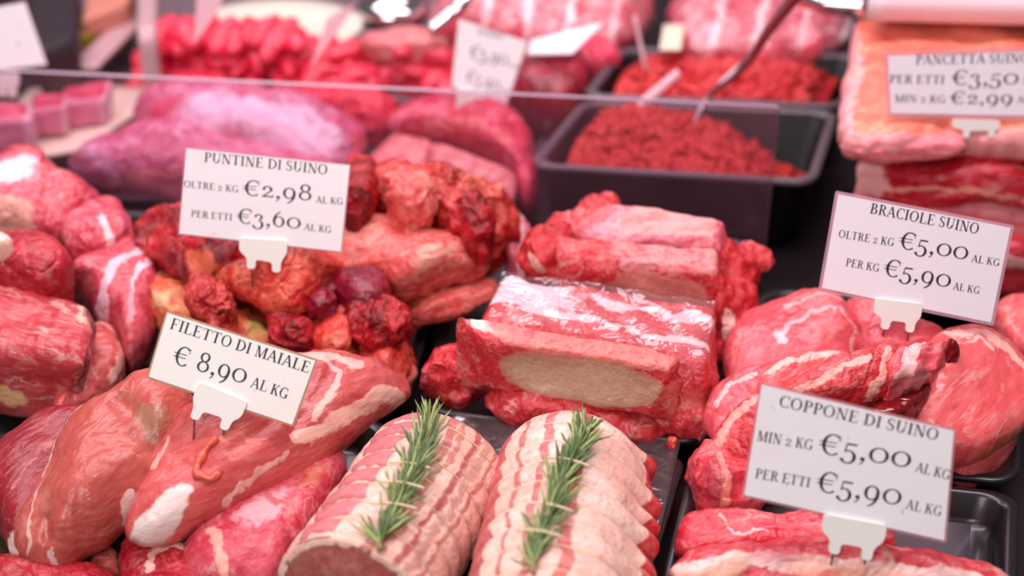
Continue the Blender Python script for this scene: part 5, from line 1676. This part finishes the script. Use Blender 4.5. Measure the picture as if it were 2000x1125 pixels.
for row, (y, z, x0, x1) in enumerate([(164, .030, 275, 640), (142, .036, 275, 650), (120, .044, 290, 655), (98, .054, 300, 640), (78, .064, 315, 600), (62, .072, 330, 560)]):
    for x in np.arange(x0, x1, 37):
        strip(x + rs.uniform(-8, 8), y + rs.uniform(-5, 5), z + rs.uniform(-.003, .004), math.pi / 2 + rs.uniform(-.5, .5), 0, rs.uniform(-.5, -.1))
for row, (y, z, x0, x1) in enumerate([(166, .028, 665, 880), (146, .036, 660, 880), (122, .044, 665, 875), (100, .052, 690, 860)]):
    for x in np.arange(x0, x1, 40):
        strip(x + rs.uniform(-8, 8), y + rs.uniform(-5, 5), z + rs.uniform(-.003, .004), rs.uniform(-.9, .9), 1, rs.uniform(-.3, .3))
# cream platter rims behind the heaps
def platter(name, cpx, z, rx, ry, label, mat):
    c = at(cpx[0], cpx[1], z)
    V, F = [], []
    prof = [(0, -.010), (.55, -.010), (.78, -.006), (1.0, 0.0), (1.01, -.0015), (.80, -.009), (.55, -.013), (0, -.013)]
    nt = 64
    for r, h in prof:
        for k in range(nt):
            t = 2 * math.pi * k / nt
            V.append(c + np.array([rx * r * math.cos(t), ry * r * math.sin(t), h]))
    F = [(i * nt + k, i * nt + (k + 1) % nt, (i + 1) * nt + (k + 1) % nt, (i + 1) * nt + k) for i in range(len(prof) - 1) for k in range(nt)]
    return tag(mesh_obj(name, V, F, mat), label, 'platter')


M['platter'] = plain('cream_platter', (232, 222, 204), .4, var=.03)
platter('cream_platter', (535, 48, ), .060, .080, .070, 'cream oval platter behind the big heap of red strips', M['platter'])
slab('pork_cut', [(690, 82), (740, 66), (800, 60), (870, 74), (880, 92), (820, 90), (740, 94)], .066, .008, .02, M['back_skin'], 'pale pink strip of meat along the back of the smaller red heap', noise=(.003, 40))

# small round steel bowl and tongs
def dome(name, cpx, z, r, label, mat, cat, sq=.8):
    c = at(cpx[0], cpx[1], z)
    V, F = [], []
    nt, na = 40, 16
    for i in range(na + 1):
        a = math.pi * (.02 + .96 * i / na)
        for k in range(nt):
            t = 2 * math.pi * k / nt
            V.append(c + np.array([r * math.sin(a) * math.cos(t), r * math.sin(a) * math.sin(t), r * sq * math.cos(a)]))
    F = [(i * nt + k, i * nt + (k + 1) % nt, (i + 1) * nt + (k + 1) % nt, (i + 1) * nt + k) for i in range(na) for k in range(nt)]
    F += [tuple(range(nt)), tuple(na * nt + k for k in range(nt))[::-1]]
    return tag(mesh_obj(name, V, F, mat), label, cat)


dome('steel_bowl', (768, 22), .060, .034, 'shiny round steel bowl at the back between the red heaps and the packed meat', M['chrome'], 'bowl', .6)
mb = MB()
tp_ = np.array([at(840, 62, .085), at(880, 30, .095), at(905, 5, .105), at(930, -30, .115)])
mb.tube(resample(tp_, 16, closed=False), .007, 10)
tag(mb.build('serving_utensil', M['chrome'], origin=tp_[0]), 'bright steel utensil left of the small back price tag', 'utensil')
mb = MB()
tp_ = np.array([at(1560, -10, .14), at(1610, 8, .14), at(1690, 14, .14)])
mb.tube(resample(tp_, 16, closed=False), .008, 10)
tag(mb.build('serving_utensil', M['chrome'], origin=tp_[0]), 'bright steel utensil beside the white tray edge at top right', 'utensil')

# film-wrapped packs along the top
for lab, ol, z in (('film wrapped pack of sliced meat at the top centre', [(835, 55), (860, -10), (960, -70), (1230, -80), (1272, -20), (1276, 45), (1220, 84), (1110, 92), (1000, 70), (900, 62)], .062),
                   ('film wrapped pack of meat behind the rear mince container', [(1296, 92), (1312, 40), (1340, -60), (1500, -90), (1668, -60), (1662, 60), (1640, 96), (1500, 104), (1380, 104)], .066)):
    r = empty('meat_pack', at(ol[0][0] + 200, 40, z - .04))
    tag(r, lab, 'meat pack', None)
    slab('meat', ol, z, .030, .040, M['pack'], None, noise=(.005, 32), lump=(.003, 40), parent=r,
         paints=[(P, [(x0, 100), (x0 + 40, 60), (x0 + 60, 0)], .007, (252, 226, 230), .8) for x0 in np.arange(ol[0][0] + 60, ol[0][0] + 420, 85)])  # pale streaks paint the wrapping's highlights onto the meat
    slab('wrapping_film', ol, z + .0006, .0335, .041, M['film'], 'clear wrapping film', noise=(.004, 60), parent=r)
sheet('card_backing', [(1288, 100), (1330, 100), (1336, 52), (1296, 52)], .082, .002, M['cream'], 'small yellowish card at the corner of the pack behind the rear mince', 'card')
slab('dark_meat_roll', [(1000, 140), (1030, 108), (1090, 100), (1145, 128), (1156, 178), (1120, 198), (1040, 196), (1005, 180)], .058, .022, .04, M['liver'], 'dark purple red piece of meat left of the rear mince container', noise=(.003, 30))
slab('pork_cut', [(1020, 100), (1100, 78), (1200, 84), (1220, 120), (1150, 130), (1060, 120)], .064, .014, .03, M['back_cut'], 'red meat behind the dark purple piece', noise=(.003, 40))
slab('pork_cut', [(870, 100), (940, 70), (1010, 90), (1040, 150), (1010, 196), (930, 200), (880, 170)], .040, .014, .025, M['back_cut'], 'rosy meat behind the small back price tag', noise=(.003, 40))

# price tags at the back
bp = at(912, 222, .062)
price_tag('blurred white price tag with two prices standing behind the divider', None, bp, [(894, 34), (1033, 80), (984, 224), (880, 168)],
          [('SUINO', (930, 66), (982, 78), 12), ('€3,90', (915, 112), (990, 128), 24), ('AL KG', (992, 130), (1016, 136), 8), ('€5,90', (908, 160), (974, 178), 24), ('AL KG', (976, 178), (996, 184), 8)],
          ((892, 182), (950, 188), (897, 215), (922, 224), 15, 22), lean=20, yaw=10, margin=.001)
price_tag('blank white price tag at the top left corner', None, at(18, 196, .060), [(-70, 24), (50, 2), (94, 128), (-50, 142)], [], ((-5, 152), (38, 152), (6, 188), (26, 190), 16, 20), lean=15, yaw=8, margin=.0008)
price_tag('white price tag tipped back beside the small back price tag', None, at(1070, 104, .085), [(1036, 78), (1182, 42), (1118, 106), (1028, 108)], [], None, lean=55, yaw=0, margin=.0008)
price_tag('pink tinted price tag seen nearly edge-on above the big red heap', None, at(392, 100, .085), [(384, -20), (446, -20), (420, 30), (378, 88)], [], None, lean=12, yaw=20, margin=.0008, paper='stake')
price_tag('pink tinted price tag leaning right between the two red heaps', None, at(606, 138, .062), [(640, 36), (696, 4), (668, 48), (604, 136)], [], None, lean=12, yaw=-20, margin=.0008, paper='stake')

# far left corner of the case
hexa('dark_box', [(70, 110, .090), (148, 80, .085), (150, -60, .09), (40, -60, .09)], [(.02,)] * 4, M['dark'], 'dark box behind the blank price tag at top left', 'box', rnd=.08, n=(8, 8, 6), noise=None)
hexa('orange_pack', [(160, 40, .072), (250, 6, .072), (262, -40, .076), (172, -30, .076)], [(.05,)] * 4, M['orange'], 'orange pack at top left behind the olive one', 'pack', rnd=.1, n=(8, 8, 6), noise=None)
hexa('olive_pack', [(150, 72, .060), (248, 30, .060), (258, 0, .064), (152, 30, .064)], [(.03,)] * 4, M['olive'], 'olive yellow pack at top left', 'pack', rnd=.1, n=(8, 8, 6), noise=None)
sheet('steel_plate', [(130, 142), (190, 138), (290, 40), (240, 40)], .050, .004, M['pinkgrey'], 'pinkish grey plate slanting past the olive pack', 'plate')
hexa('grey_post', [(268, 70, .085), (304, 66, .085), (306, -60, .09), (268, -60, .09)], [(.02,)] * 4, M['pinkgrey'], 'grey post beside the big red heap at top left', 'post', rnd=.1, n=(6, 6, 6), noise=None)
